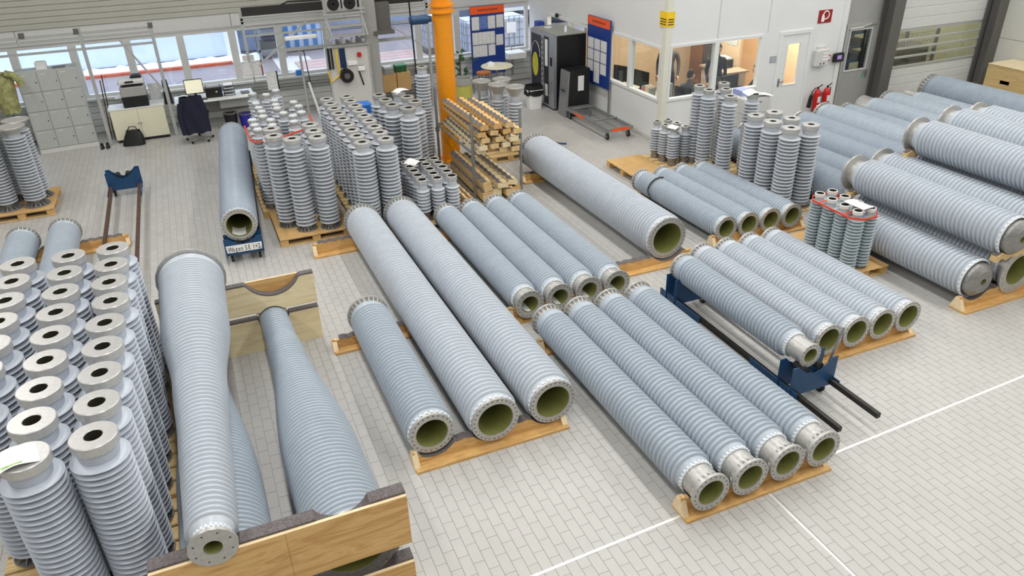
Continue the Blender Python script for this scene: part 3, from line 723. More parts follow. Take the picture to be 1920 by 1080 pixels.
cradle('cradle_beam', 7.05, 8.88, 8.72, ps([7.29, 7.71, 8.13, 8.55], .288, .18), 'wooden beam under the near ends of the row nearest the office', hmax=.18)
cradle('cradle_beam', 7.05, 8.8, 10.95, ps([7.235, 7.655, 8.075, 8.495], .288, .21), 'wooden beam under the far ends of the row nearest the office', hmax=.15)
cradle('cradle_beam', 6.1, 7.80, 5.56, ps([6.37, 6.80, 7.225, 7.65], .300, .19), 'wooden beam under the pale pipes right of the blue cart', hmax=.2)
cradle('cradle_beam', 6.1, 7.8, 7.75, ps([6.34, 6.77, 7.195, 7.62], .300, .215), 'wooden beam under the far ends of the pale pipes', hmax=.15)
cradle('cradle_beam', -3.4, -1.57, 13.06, ps([-2.483, -3.083], .315, .25), 'wooden zigzag beam under the two pipes at the left edge', hmax=.17)
cradle('cradle_beam', 8.80, 11.5, 5.66, ps([9.08, 9.80, 10.48, 11.12], .40, .285), 'wooden beam under the front of the right-hand stack', hmax=.2)
cradle('cradle_beam', 8.80, 11.5, 8.1, ps([9.08, 9.80, 10.48, 11.12], .40, .285), 'wooden beam under the back of the right-hand stack', hmax=.2)
for i, (x0, x1, y, z, lb) in enumerate([(9.2, 10.3, 5.63, .64, 'zigzag spacer board between the two lower layers of the stack'), (9.2, 11.3, 8.16, .64, 'zigzag spacer board at the back between the lower layers'), (10.05, 11.1, 8.0, 1.2, 'wooden spacer below the topmost pipe at its far end'), (10.0, 12.2, 5.5, 1.2, 'wooden spacer below the topmost pipes at their near end')]):
    n = 12; zz = [(x0 + (x1 - x0) * k / n, .115 + (.035 if k % 2 else -.005)) for k in range(n + 1)]; lo = [(x, h - .085 - .0) for x, h in zz]
    t = thing('spacer_board', lb, 'beam', (0, y, z), 0, 'zigzag spacers in the right-hand stack')
    MB().strip(lo, zz, 0, .1).build('board', m_woodl, t)
    MB().strip([(x, h + .001) for x, h in zz], [(x, h + .008) for x, h in zz], .02, .1).build('felt', m_felt, t)
for x0, x1, y, lb, hs_ in [(9.66, 12.4, 9.6, 'floor beam under the near ends of the smooth pipes', ps([9.98, 10.6], .34, .3) + ps([11.42, 12.05], .36, .3)), (9.66, 12.4, 11.9, 'floor beam under the far ends of the smooth pipes', ps([9.98, 10.6], .34, .3) + ps([11.42, 12.05], .36, .3)),
        (12.4, 15.9, 9.95, 'floor beam under the near ends of the pipes before the gate', [(12.74, .42, .3), (13.42, .36, .26), (14.16, .40, .27), (14.86, .38, .3), (15.48, .38, .27)]), (12.4, 15.9, 12.1, 'floor beam under the far ends of the pipes before the gate', [(12.74, .42, .3), (13.42, .36, .26), (14.16, .40, .27), (14.86, .38, .3), (15.48, .38, .27)]),
        (15.85, 16.8, 8.2, 'floor beam under the near end of the long dark pipe', [(16.3, .52, .37)]), (15.85, 16.8, 12.2, 'floor beam under the far end of the long dark pipe', [(16.3, .52, .37)])]:
    cradle('cradle_beam', x0, x1, y, hs_, lb, hmax=.18)

# big cradles of the tapered pipes: outer board, inner plank with round cut-outs, felt
def big_cradle(y, z0, z1, cuts_top, cuts_bot, label, s, mt, x0=-1.05, x1=.86, joint=None):
    t = thing('stack_cradle', label, 'beam', (0, y, 0), 0, 'large timber cradles of the tapered pipes')
    def prof(cuts, zb, up):
        xs = [x0 + (x1 - x0) * i / 80 for i in range(81)]; o = []
        for x in xs:
            h = zb
            for cx, cz, cr in cuts:
                q = cr * cr - (x - cx) ** 2
                if q > 0: h = min(h, cz - math.sqrt(q)) if up else max(h, cz + math.sqrt(q))
            o.append((x, h))
        return o
    top = prof(cuts_top, z1, True); bot = prof(cuts_bot, z0, False)
    a, b = (0, .03) if s < 0 else (.11, .14)
    if joint is None: MB().box(x0, x1, a, b, z0, z1).build('face_board', mt, t)
    else:
        MB().box(x0, joint - .001, a, b, z0, z1).build('face_board', mt, t); MB().box(joint + .001, x1, a, b, z0, z1).build('face_board', mt, t)
    MB().box(x0 + .004, x1 - .004, a + .001, b - .001, z1, z1 + .004).build('sawn_top', m_edge, t)
    a, b = (.032, .10) if s < 0 else (.02, .108)
    MB().strip(bot, top, a, b).build('inner_plank', m_ply, t)
    MB().strip([(x, h + .001) for x, h in top], [(x, h + .022) for x, h in top], a - (.0 if s < 0 else .002), b + (.05 if s < 0 else 0)).build('felt', m_felt, t)
    return t
big_cradle(4.44, .47, .985, [(-.585, 1.09, .20), (.36, 1.09, .24)], [(-.55, .44, .40), (.41, .44, .40)], 'upper timber cradle across the near ends of the tapered pipes', -1, m_plyg, joint=-.09)
big_cradle(4.44, .0, .24, [(-.55, .44, .375), (.41, .44, .375)], [], 'lower timber cradle under the near ends of the tapered pipes', -1, m_plyg)
big_cradle(8.72, .0, .46, [(-.60, .44, .19), (.295, .44, .19)], [], 'lower timber cradle under the far ends of the tapered pipes', 1, m_ply, x0=-.98)
big_cradle(8.66, .58, .98, [(-.54, 1.16, .36), (.36, 1.14, .36)], [(-.60, .44, .2), (.295, .44, .2)], 'upper timber cradle with an empty round recess at the far end', 1, m_plyg, x0=-.98)
# ================================================================== CARTS
def castor(t, x, y, r=.07):
    MB().lathe([(r * .35, -.018), (r, -.018), (r, .018), (r * .35, .018)], 20, 'x', (x, y, r), closed=True).build('wheel', m_rubber, t)
    MB().cyl((x - .02, y, r), (x + .02, y, r), r * .4, n=14).build('hub', m_lgrey, t)
    MB().box(x - .03, x - .022, y - .02, y + .02, r - .01, r * 2 + .03).box(x + .022, x + .03, y - .02, y + .02, r - .01, r * 2 + .03).box(x - .03, x + .03, y - .03, y + .03, r * 2 + .02, r * 2 + .035).build('fork', m_galv, t)
def v_plate(w, z0, z1, y, th=.012, drop=.12):
    top = [(-w / 2, z1), (-w / 2 + .05, z1)]
    n = 10
    for i in range(n + 1):
        u = i / n; x = -w / 2 + .08 + (w - .16) * u; zz = z1 - drop * (1 - abs(2 * u - 1) ** 1.6) - (.012 if i % 2 else 0); top.append((x, zz))
    top += [(w / 2 - .05, z1), (w / 2, z1)]
    return MB().prism([(-w / 2, z0), (w / 2, z0)] + top[::-1], y, y + th, 'y')
def pipe_cart(label, loc, rz, L, w, y_near, y_far, rail_m, zt=.48, rail_ext=0., sign=None, lever=False, zr=.17, drop=.14):
    t = thing('pipe_cart', label, 'cart', loc, rz, 'blue pipe carts')
    for s in (-1, 1): MB().box(s * w / 2 - .025, s * w / 2 + .025, y_near - rail_ext, y_far + .1, zr, zr + .06).build('rail', rail_m, t)
    for y in (y_near, y_far):
        for dy in (0, .2): v_plate(w + .1, zr - .03, zt, y + dy, drop=drop).build('cradle_plate', m_blue, t)
        for s in (-1, 1):
            MB().box(s * (w / 2 + .032) - .006, s * (w / 2 + .032) + .006, y - .1 + (0 if y == y_near else -.45), y + .35 + (.35 if y == y_near else 0), zr - .03, zr + .075).build('side_channel', m_blue, t)
            MB().cyl((s * (w / 2 - .16), y + .03, zt - .10), (s * (w / 2 - .16), y + .19, zt - .10), .045, n=16).build('support_roller', m_rubber, t)
        for s in (-1, 1): castor(t, s * (w / 2 - .03), y + .1, .065)
    if sign:
        p = MB().box(-w / 2 + .06, w / 2 - .02, y_near - .012, y_near - .004, zr + .02, zr + .14).build('name_plate', m_paper, t)
        wd = w + .06; p.data = MB().box(-wd / 2, wd / 2, y_near - .012, y_near - .004, zr + .02, zr + .14).mesh('name_plate'); p.data.materials.append(m_paper)
        adv = {'W': .11, ' ': .035, '1': .062, '+': .07, 'a': .064, 'g': .066, 'e': .064, 'n': .066, 'S': .075, 'E': .07, '2': .064}
        tot = sum(adv[c] for c in sign); cx = -tot / 2; k = (wd - .05) / tot
        for c in sign:
            if c != ' ':
                cu = bpy.data.curves.new('glyph', 'FONT'); cu.body = c; cu.size = .115; cu.extrude = .001
                tmp = bpy.data.objects.new('tmp', cu); COL.objects.link(tmp)
                me = bpy.data.meshes.new_from_object(tmp.evaluated_get(bpy.context.evaluated_depsgraph_get())); bpy.data.objects.remove(tmp)
                me.materials.clear(); o = obj('letter', me, m_black, p); o.rotation_euler = (PI / 2, 0, 0); o.location = (cx * k, y_near - .0135, zr + .04); o.scale = (k, 1, 1)
            cx += adv[c]
    if lever:
        MB().cyl((w / 2 - .02, y_near + .1, zr), (w / 2 + .06, y_near + .02, zt + .36), .014, n=10).build('lever', m_galv, t)
    return t
pipe_cart('blue pipe cart with white name plate reading Wagen SE 1+2', (.17, 11.5, 0), rzC, 5, .48, 0.02, 4.3, m_blued, zt=.42, sign='Wagen SE 1+2', drop=.1)
pipe_cart('blue pipe cart with long black rails between two pipe rows', (5.64, 5.0, 0), 0, 2.6, .53, 0., 2.25, m_steel, zt=.52, rail_ext=.70, lever=True)
pipe_cart('empty blue cart with rusty rails on the left floor', (-1.66, 11.0, 0), 0, 5, .5, 0., 4.55, m_rust, zt=.5, rail_ext=.2)
# small tool trolley end behind the wide pipe
t = thing('clamp_jack', 'small dark blue clamp on the floor behind the wide pipe', 'tool', (6.85, 13.95, 0))
MB().bbox(-.12, .12, -.1, .1, 0, .12, .02).build('foot', m_blued, t); MB().cyl((0, 0, .12), (0, 0, .26), .05, n=12).build('screw', m_dgrey, t); MB().bar((-.1, 0, .26), (.22, 0, .2), .04, .03).build('handle', m_blue, t)
# black lifting hook resting on the first short pipe
t = thing('lifting_hook', 'black bent steel hook hanging over the first pipe before the office', 'hook', (7.24, 10.55, .0))
pth = [(-.26, -.1, .22)] + [(-.25, .02, .3)] + [(.235 * math.cos(R(a)), .06, .288 + .235 * math.sin(R(a))) for a in range(170, 60, -20)]
MB().tube(pth, .014).build('rod', m_black, t); MB().box(-.34, -.22, -.16, -.04, .16, .2).build('foot_plate', m_black, t)
# ================================================================== PALLETS
def pallet(x0, x1, y0, y1, label, sheet=None, h=.13, along='x', group='wooden pallets'):
    t = thing('pallet', label, 'pallet', (x0, y0, 0), 0, group)
    w, d = x1 - x0, y1 - y0
    n = max(3, round(d / .2))
    top = MB().box(0, w, 0, d / n - .03, h - .022, h).mesh('top_board')
    for k in range(n):
        o = obj('top_board', top, m_woodl, t); o.location = (0, .015 + k * d / n, 0)
    blk = MB().box(0, .13, 0, .11, .022, h - .022).mesh('block')
    for ix in range(3):
        for iy in range(3):
            o = obj('block', blk, m_wood, t); o.location = (ix * (w - .13) / 2, .01 + iy * (d - .13) / 2, 0)
    sk = MB().box(0, w, 0, .11, 0, .022).mesh('runner')
    for iy in range(3):
        o = obj('runner', sk, m_woodl, t); o.location = (0, .01 + iy * (d - .13) / 2, 0)
    if sheet:
        s = MB()
        n = 24; ed = [(x0 + (w) * i / n + 0, y0 - .01 + random.uniform(-.012, .012)) for i in range(n + 1)]
        poly = ed + [(x1 + .01, y1 + .01), (x0 - .01, y1 + .01)]
        s.prism(poly, h + .0005, h + .0065, 'z')
        tag(s.build('cardboard_sheet', m_card), sheet, 'cardboard', 'cardboard sheets on pallets')
    return t
# ================================================================== STANDING INSULATORS
def stand_kind(h, rs, rcore, n, top, base, seg=28, mt=None, zb=.1, zt=.1, topm=None):
    """top: ('ring', r, bore, h) ('cap', r, h) ('disc', r, h);  base: ('rosette', r) ('drum', r)"""
    mt = mt or m_tall; parts = []
    z0, z1 = zb, h - zt
    pr = [(rcore * .6, z0 - .03), (rcore + .004, z0 - .03), (rcore, z0)]
    p = (z1 - z0) / n
    for i in range(n):
        z = z0 + i * p
        pr += [(rcore, z + .12 * p), (rs - .012, z + .17 * p), (rs - .002, z + .19 * p), (rs, z + .25 * p), (rs - .003, z + .33 * p), (rcore + (rs - rcore) * .3, z + .50 * p), (rcore, z + .58 * p)]
    nk = {'ring': top[1] * .86, 'cap': top[1] * .8, 'disc': top[1] * .5}[top[0]]
    pr += [(nk, z1), (nk, h - top[-1] + .002)]
    parts.append(('body', MB().lathe(pr, seg).mesh('body', 50), mt))
    if top[0] == 'ring':
        _, r, rb, th = top
        parts.append(('top_ring', MB().lathe([(rb, h - .05), (rb, h - .004), (rb + .005, h), (r - .006, h), (r, h - .006), (r, h - th + .02), (r - .012, h - th), (rb, h - th)], seg, closed=True).mesh('top_ring', 30), topm or m_ring))
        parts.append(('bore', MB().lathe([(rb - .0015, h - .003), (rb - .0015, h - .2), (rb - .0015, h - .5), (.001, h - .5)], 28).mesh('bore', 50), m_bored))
    elif top[0] == 'cap':
        _, r, th = top
        m = MB().lathe([(.001, h - .012), (r * .8, h - .012), (r * .96, h - .016), (r, h - .03), (r, h - th * .75), (r * .84, h - th), (.01, h - th)], seg)
        parts.append(('top_cap', m.mesh('top_cap', 30), m_alu))
        b = MB().lathe([(.001, h - .006), (r * .82, h - .006), (r * .82, h - .013), (.001, h - .013)], 16)
        for k in range(6):
            a = 2 * PI * k / 6; b.cyl((r * .6 * math.cos(a), r * .6 * math.sin(a), h - .013), (r * .6 * math.cos(a), r * .6 * math.sin(a), h + .006), r * .16, n=6)
        parts.append(('bolt_plate', b.mesh('bolt_plate'), m_slv))
    else:
        _, r, th = top
        m = MB().lathe([(r * .35, h - .006), (r * .8, h - .006), (r * .84, h), (r - .004, h), (r, h - .006), (r, h - .028), (r * .92, h - .036), (r * .55, h - th * .8), (r * .5, h - th)], seg, cap0=True)
        parts.append(('top_flange', m.mesh('top_flange', 30), m_alu))
    if base[0] == 'rosette':
        r = base[1]; rc = rcore * .96
        m = MB().lathe([(.01, 0), (r, 0), (r, .016), (rc, .016), (rc, z0), (.01, z0)], seg)
        for k in range(16):
            a = 2 * PI * k / 16; er = Vector((math.cos(a), math.sin(a), 0)); et = Vector((-math.sin(a), math.cos(a), 0)) * .006
            q = [er * (rc - .003) + Vector((0, 0, .015)), er * (r - .006) + Vector((0, 0, .015)), er * (r - .01) + Vector((0, 0, .03)), er * (rc - .003) + Vector((0, 0, z0 - .02))]
            m.add([v - et for v in q] + [v + et for v in q], [(0, 1, 2, 3), (7, 6, 5, 4), (0, 4, 5, 1), (1, 5, 6, 2), (2, 6, 7, 3)])
        parts.append(('base_flange', m.mesh('base_flange', 30), m_alud))
    else:
        r = base[1]
        m = MB().lathe([(.01, 0), (r * 1.0, 0), (r, z0 * .3), (r * .86, z0 * .36), (r * .86, z0 * .55), (r * 1.05, z0 * .6), (r * 1.05, z0 * .92), (r * .9, z0), (.01, z0)], seg)
        parts.append(('base_drum', m.mesh('base_drum', 30), m_alud))
    return parts
def stand(kind, x, y, z, label, group):
    t = thing('standing_insulator', label, 'insulator', (x, y, z), 0, group)
    kids(t, kind)
    return t
def note(x, y, z, w, d, rz, label, tilt=(0, 0), m=None, bend=.02):
    s = MB().grid(lambda u, v: ((u - .5) * w, (v - .5) * d, bend * (math.cos((u - .5) * 5) - .3) ), 10, 4).build('paper_note', m or m_paper, None, 60)
    s.location = (x, y, z); s.rotation_euler = (tilt[0], tilt[1], rz)
    return tag(s, label, 'paper', 'paper sheets lying on insulators')

PZ = .137
# V: front-left block, three columns
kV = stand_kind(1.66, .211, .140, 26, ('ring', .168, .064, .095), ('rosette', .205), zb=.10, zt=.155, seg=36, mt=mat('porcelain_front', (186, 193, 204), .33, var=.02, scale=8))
YS = [8.64 - .4355 * k for k in range(9)]
cols = {'right': (-1.225, YS), 'middle': (-1.665, [y - .006 * k for k, y in enumerate(YS)]), 'left': (-2.15, [y + .02 for y in YS])}
for cn, (x, ys) in cols.items():
    for j, y in enumerate(ys):
        if cn == 'left' and j > 6: continue
        stand(kV, x + (.03 if cn == 'right' and j == 3 else 0), y, PZ, 'standing insulator, %s from the back in the %s column of the front-left block' % (ORD[j], cn), 'standing block at the front left')
for k, (y0, y1) in enumerate(((4.86, 6.24), (6.27, 7.55), (7.58, 8.9))):
    pallet(-2.4, -.98, y0, y1, 'pallet under the front-left standing block, %s from the camera' % ORD[k])
note(-1.72, 5.08, PZ + 1.685, .3, .24, R(14), 'white form with green stripe lying on an insulator of the front-left block', m=None)
tag(MB().box(-.08, .05, -.102, -.09, .0, .002).build('green_stripe', mat('green_ink', (150, 200, 90), .7), bpy.data.objects['paper_note']))
bpy.data.objects['green_stripe'].location = (0, .0, .013)
o = B(-.1, .1, -.14, .14, 0, .02).build('white_folder', m_paper); o.location = (-1.43, 5.2, .14); o.rotation_euler = (0, 0, .3); tag(o, 'white folder lying on the pallet between front-left insulators', 'folder')

# A: rear-left block near the desk: ringed ones in front, capped slim ones behind
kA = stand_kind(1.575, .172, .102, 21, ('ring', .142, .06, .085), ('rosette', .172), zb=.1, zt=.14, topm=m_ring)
for j, (x, y) in enumerate([(1.0, 12.80), (.985, 12.38), (1.235, 12.08), (1.63, 12.75), (1.625, 12.36), (1.62, 12.0)]):
    lb = ['behind the leftmost front one', 'leftmost of the front three', 'middle one of the front three', 'third back on the right', 'second back on the right', 'rightmost of the front three'][j]
    stand(kA, x, y, PZ, 'ring-topped standing insulator %s, pallet beside the labelled cart' % lb, 'ring-topped insulators beside the labelled cart')
kAs = stand_kind(1.46, .118, .075, 20, ('cap', .088, .07), ('drum', .09), zb=.1, zt=.11, seg=22)
As = [(1.01, 15.9), (1.25, 15.7), (1.47, 15.95), (.99, 15.1), (1.0, 14.75), (1.02, 14.45), (1.0, 14.1), (.80, 13.95), (.80, 13.6), (.82, 13.3), (1.34, 15.15), (1.32, 14.82), (1.31, 14.54), (1.1, 13.8), (1.08, 13.45), (1.1, 13.15), (1.37, 14.15), (1.5, 13.88), (1.66, 14.85), (1.7, 14.5), (1.68, 14.05), (1.46, 13.5)]
rowsA = {'left': [0, 3, 4, 5, 6, 7, 8, 9], 'middle': [1, 2, 10, 11, 12, 16, 13, 14, 15], 'right': [18, 19, 20, 17, 21]}
for rn, ids in rowsA.items():
    for j, i in enumerate(ids):
        stand(kAs, As[i][0], As[i][1], PZ, 'slim insulator with bolted cap, %s from the windows in the %s row beside the desk' % (ORD[j], rn), 'slim capped insulators beside the desk')
pallet(.74, 1.92, 11.78, 13.1, 'pallet with torn cardboard beside the labelled cart', 'torn cardboard sheet under the insulators beside the labelled cart')
pallet(.64, 1.9, 13.15, 14.6, 'pallet under the slim capped insulators, nearer half'); pallet(.7, 1.9, 14.63, 16.1, 'pallet under the slim capped insulators, half nearer the windows')
for a, b, lb in [((.72, 13.1), (.86, 13.05), 'left')]:
    s = MB().tube([(.66, 14.2, 1.42), (.665, 13.3, 1.42), (.72, 13.12, 1.425), (1.0, 13.02, 1.43), (1.55, 13.32, 1.46), (1.8, 13.5, 1.47), (1.84, 14.2, 1.46)], .018, 6).build('red_strap', m_strap)
    tag(s, 'red lashing strap around the slim capped insulators', 'strap')
# B: two long columns
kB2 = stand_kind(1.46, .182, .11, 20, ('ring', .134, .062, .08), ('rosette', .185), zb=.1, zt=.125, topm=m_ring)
for ci, (x, ys) in enumerate([(2.275, [11.74 + .375 * (8 - k) for k in range(9)]), (2.665, [11.75 + .375 * (8 - k) for k in range(9)])]):
    for j, y in enumerate(ys):
        stand(kB2, x, y, PZ, 'standing insulator, %s from the windows in the %s file of the double file' % (ORD[j], ('left', 'right')[ci]), 'double file of standing insulators')
pallet(2.02, 2.9, 11.57, 12.6, 'pallet under the front of the double file', 'cardboard sheet under the front of the double file'); pallet(2.02, 2.9, 12.65, 13.78, 'pallet under the middle of the double file'); pallet(2.02, 2.9, 13.82, 14.95, 'pallet under the back of the double file')
# C: group before the orange column
kC2 = stand_kind(1.5, .185, .105, 17, ('ring', .132, .07, .085), ('rosette', .18), zb=.12, zt=.16, topm=m_alu)
for x, y, lb in [(3.23, 14.40, 'back left'), (3.25, 13.98, 'second back left'), (3.27, 13.58, 'front left'), (3.63, 14.42, 'back right, paper on its top'), (3.68, 14.0, 'middle right'), (3.72, 13.6, 'right behind the front one'), (3.48, 13.22, 'frontmost')]:
    stand(kC2, x, y, PZ, '%s insulator of the seven standing left of the orange column' % lb, 'seven insulators left of the orange column')
pallet(3.02, 3.95, 13.0, 14.65, 'pallet under the seven insulators left of the orange column')
note(3.66, 14.42, 1.66, .3, .2, .3, 'white sheet lying on the back insulator left of the orange column', (0.05, -.12))
o = MB().bbox(-.2, .2, -.15, .15, 0, .22, .02).build('blue_crate', mat('crate_blue', (52, 120, 208), .5)); o.location = (3.0, 15.15, 1.1); tag(o, 'bright blue plastic crate behind the double file', 'crate')
o = B(-.25, .25, -.2, .2, 0, 1.1).build('crate_stand', m_lgrey); o.location = (3.0, 15.15, 0); tag(o, 'pale stand carrying the bright blue crate', 'stand')
# tall single one against the column
kX = stand_kind(1.92, .152, .085, 26, ('ring', .11, .06, .06), ('drum', .11), zb=.16, zt=.13, topm=m_alu)
stand(kX, 4.12, 14.38, .16, 'tallest standing insulator directly left of the orange column', None)
pallet(3.97, 4.28, 14.1, 14.7, 'small pallet under the tallest insulator', h=.155)
# short ones
kD = stand_kind(.745, .121, .075, 7, ('ring', .09, .068, .09), ('drum', .088), zb=.17, zt=.155, seg=26)
for ci, (x, ys) in enumerate([(3.15, [12.48, 12.24, 12.0, 11.76, 11.52]), (3.405, [12.46, 12.22, 11.97, 11.73, 11.49]), (3.66, [12.45, 12.21, 11.97, 11.73, 11.48])]):
    for j, y in enumerate(ys):
        stand(kD, x + (.01 * (4 - j) if ci == 1 else 0), y, PZ, 'short insulator, %s from the back in the %s row beside the wood rack' % (ORD[j], ('left', 'middle', 'right')[ci]), 'short insulators beside the wood rack')
pallet(3.02, 3.86, 11.3, 12.66, 'pallet under the short insulators beside the wood rack')
note(3.28, 12.4, PZ + .765, .27, .26, .5, 'crumpled white sheet on the short insulators beside the wood rack', (.05, .05), bend=.03)
# D: four wide-topped behind the rack
kE = stand_kind(1.36, .155, .09, 13, ('disc', .205, .2), ('drum', .12), zb=.2, zt=.3)
for x, y, lb in [(5.59, 15.03, 'leftmost'), (5.78, 14.59, 'middle front'), (6.03, 14.98, 'middle back'), (6.02, 14.24, 'rightmost')]:
    stand(kE, x, y, PZ, '%s of four insulators with wide dish tops behind the wood rack' % lb, 'four dish-topped insulators')
pallet(5.35, 6.25, 14.0, 15.25, 'pallet under the dish-topped insulators')
# E: by the office
kEs = stand_kind(.745, .128, .075, 9, ('ring', .076, .05, .08), ('drum', .088), zb=.15, zt=.12, seg=24, topm=m_alu)
for x, y, lb in [(8.41, 12.55, 'back left'), (8.67, 12.55, 'back middle'), (8.69, 12.27, 'middle right'), (8.42, 12.27, 'middle left'), (8.44, 11.99, 'front left, paper on top'), (8.71, 12.0, 'front right')]:
    stand(kEs, x, y, PZ, '%s of the six short insulators before the office corner' % lb, 'six short insulators before the office corner')
note(8.46, 12.0, PZ + .77, .28, .2, .4, 'white sheet draped on the short insulators before the office', (.05, .1))
kEt = stand_kind(1.535, .148, .085, 21, ('ring', .108, .06, .085), ('drum', .11), zb=.13, zt=.12, seg=26, topm=m_alu)
for x, y, lb in [(8.9, 11.93, 'standing alone left, before the office window'), (9.42, 11.87, 'back right'), (9.18, 11.48, 'middle, behind the front one'), (8.93, 11.03, 'front of the middle three'), (9.37, 10.95, 'carrying a paper sheet, right of the middle three'), (8.87, 11.59, 'back left of the middle three')]:
    stand(kEt, x, y, PZ, 'tall slim insulator %s' % lb, 'tall slim insulators before the office')
note(9.39, 10.95, PZ + 1.56, .34, .26, -.2, 'white paper sheet on top of a tall slim insulator', (.06, .14), bend=.04)
kEf = stand_kind(1.46, .183, .115, 20, ('ring', .146, .055, .095), ('drum', .2), zb=.1, zt=.14, topm=m_ring)
for x, y, lb in [(8.97, 10.34, 'back left'), (9.38, 10.34, 'back right'), (8.98, 9.90, 'middle left'), (9.39, 9.90, 'middle right'), (9.0, 9.47, 'front left'), (9.41, 9.46, 'front right')]:
    stand(kEf, x, y, .032, '%s of the six thick insulators between pipes before the office' % lb, 'six thick insulators before the office')
o = B(8.77, 9.62, 9.2, 10.58, 0, .03).build('base_board', m_woodl); tag(o, 'thin board under the six thick insulators before the office', 'board')
pallet(7.42, 8.2, 11.6, 12.8, 'empty pallet before the office corner', 'cardboard sheet on the empty pallet before the office')
pallet(8.22, 9.1, 11.72, 12.75, 'pallet under the short insulators before the office'); pallet(8.72, 9.62, 10.75, 11.7, 'pallet under the tall slim insulators'); pallet(9.14, 9.62, 11.72, 12.1, 'small pallet under the back right tall slim insulator')
# G: strapped group on a pallet
kG = stand_kind(.93, .1185, .07, 16, ('ring', .073, .056, .07), ('drum', .1), zb=.05, zt=.10, seg=26, mt=mat('porcelain_mid', (168, 180, 184), .36, var=.02), topm=mat('ring_white', (222, 222, 218), .4, .1))
for x, col_ in ((8.165, 'left'), (8.405, 'right')):
    for j, y in enumerate([7.8, 7.555, 7.31, 7.065]):
        stand(kG, x, y, PZ, 'small insulator, %s from the back in the %s row of the red-strapped group' % (ORD[j], col_), 'red-strapped small insulators')
pallet(7.98, 8.82, 6.9, 8.36, 'pallet under the red-strapped small insulators', 'cardboard sheet under the red-strapped small insulators')
lp = [(8.165, 7.93), (8.405, 7.93), (8.535, 7.8), (8.535, 7.07), (8.405, 6.94), (8.165, 6.94), (8.035, 7.07), (8.035, 7.8), (8.165, 7.93)]
s = MB(); zt_ = PZ + .835
for a, b in zip(lp, lp[1:]): s.bar((a[0], a[1], zt_), (b[0], b[1], zt_), .012, .03)
tag(s.build('red_strap', m_strap), 'red strap around the top of the small insulator group', 'strap')
s = MB()
for y in (7.68, 7.2): s.bar((8.04, y, zt_ + .01), (8.53, y, zt_ + .01), .03, .008)
tag(s.build('red_strap', m_strap), 'red cross straps over the small insulator group', 'strap')
note(8.30, 7.2, PZ + .95, .2, .36, .05, 'white label sheet lying on the red-strapped insulators', bend=.004)
# H: far left
kH = stand_kind(1.49, .185, .11, 21, ('disc', .225, .14), ('rosette', .22), zb=.13, zt=.16)
for x, y, lb in [(-3.17, 15.45, 'front right'), (-3.16, 15.91, 'back right'), (-3.63, 15.45, 'front left'), (-3.62, 15.91, 'back left')]:
    stand(kH, x, y, PZ, '%s of the wide-topped insulators on the far left pallet' % lb, 'wide-topped insulators on the far left pallet')
pallet(-3.95, -2.88, 15.1, 16.35, 'wooden pallet at the far left before the lockers', 'cardboard sheet on the pallet before the lockers')

# ================================================================== WOOD RACK WITH NOTCHED TIMBERS
t = thing('stacking_rack', 'grey tubular stacking rack filled with notched timbers', 'rack', (0, 0, 0))
RX0, RX1, RY0, RY1 = 4.33, 5.27, 12.25, 14.32
for x, y, h in ((RX0, RY0, 1.66), (RX1, RY0, 1.62), (RX0, RY1, 1.66), (RX1, RY1, 1.62)):
    p = MB().cyl((x, y, 0), (x, y, h), .027, n=14).build('post', m_galv, t)
    MB().cyl((x, y, .76), (x, y, .83), .042, n=14).cyl((x, y, .83), (x, y, .845), .05, n=14).build('joint_collar', m_galv, p)
for z in (.92,):
    for x in (RX0, RX1): MB().cyl((x, RY0, z), (x, RY1, z), .022, n=12).build('side_rail', m_galv, t)
    for y in (RY0, RY1, 12.9, 13.6): MB().cyl((RX0, y, z), (RX1, y, z), .022, n=12).build('cross_rail', m_galv, t)
for x in (RX0, RX1): MB().box(x - .03, x + .03, RY0, RY1, .03, .09).build('base_rail', m_galv, t)
MB().box(RX1 - .04, RX1 - .034, RY0 - .03, RY0 - .028, .55, .66).build('label', m_paper, t)
def notched(x, y0, L, z, w, h, rot=0., teeth=9, label='', dark=False, amp=.038, tilt=0.):
    t = thing('notched_timber', label, 'timber', (x, y0, z), 0, 'notched timbers in the rack')
    t.rotation_euler = (tilt, rot, random.uniform(-.03, .03))
    n = teeth * 2; tp = []
    for k in range(n + 1): tp.append((L * k / n, h - (amp if k % 2 else 0)))
    m = MB(); poly = [(0, 0)] + [(L, 0)] + tp[::-1]
    m.prism([(a, b) for a, b in poly], -w / 2, w / 2, 'x').build('timber', random.choice([m_woodl, m_ply, m_woodl, m_wood]), t)
    f = MB()
    for (a, b), (c, d) in zip(tp, tp[1:]):
        f.add([(-w / 2 + .002, a, b + .001), (w * (.1 if dark else -.1), a, b + .001), (w * (.1 if dark else -.1), c, d + .001), (-w / 2 + .002, c, d + .001), (-w / 2 + .002, a, b + .007), (w * (.1 if dark else -.1), a, b + .007), (w * (.1 if dark else -.1), c, d + .007), (-w / 2 + .002, c, d + .007)],
              [(0, 1, 2, 3), (4, 7, 6, 5), (0, 4, 5, 1), (2, 6, 7, 3), (1, 5, 6, 2), (0, 3, 7, 4)])
    f.build('felt', m_felt, t)
UT = [(4.45, .945), (4.64, .945), (4.84, .945), (5.05, .945), (4.44, 1.04), (4.66, 1.045), (4.89, 1.035), (5.1, 1.04), (4.52, 1.14), (4.77, 1.14), (5.02, 1.14), (4.46, 1.245), (4.70, 1.245), (4.95, 1.245), (5.13, 1.24), (4.53, 1.35), (4.78, 1.35), (5.0, 1.35)]
lvl = ['bottom', 'bottom', 'bottom', 'bottom', 'second', 'second', 'second', 'second', 'third', 'third', 'third', 'fourth', 'fourth', 'fourth', 'fourth', 'top', 'top', 'top']
cnt = {}
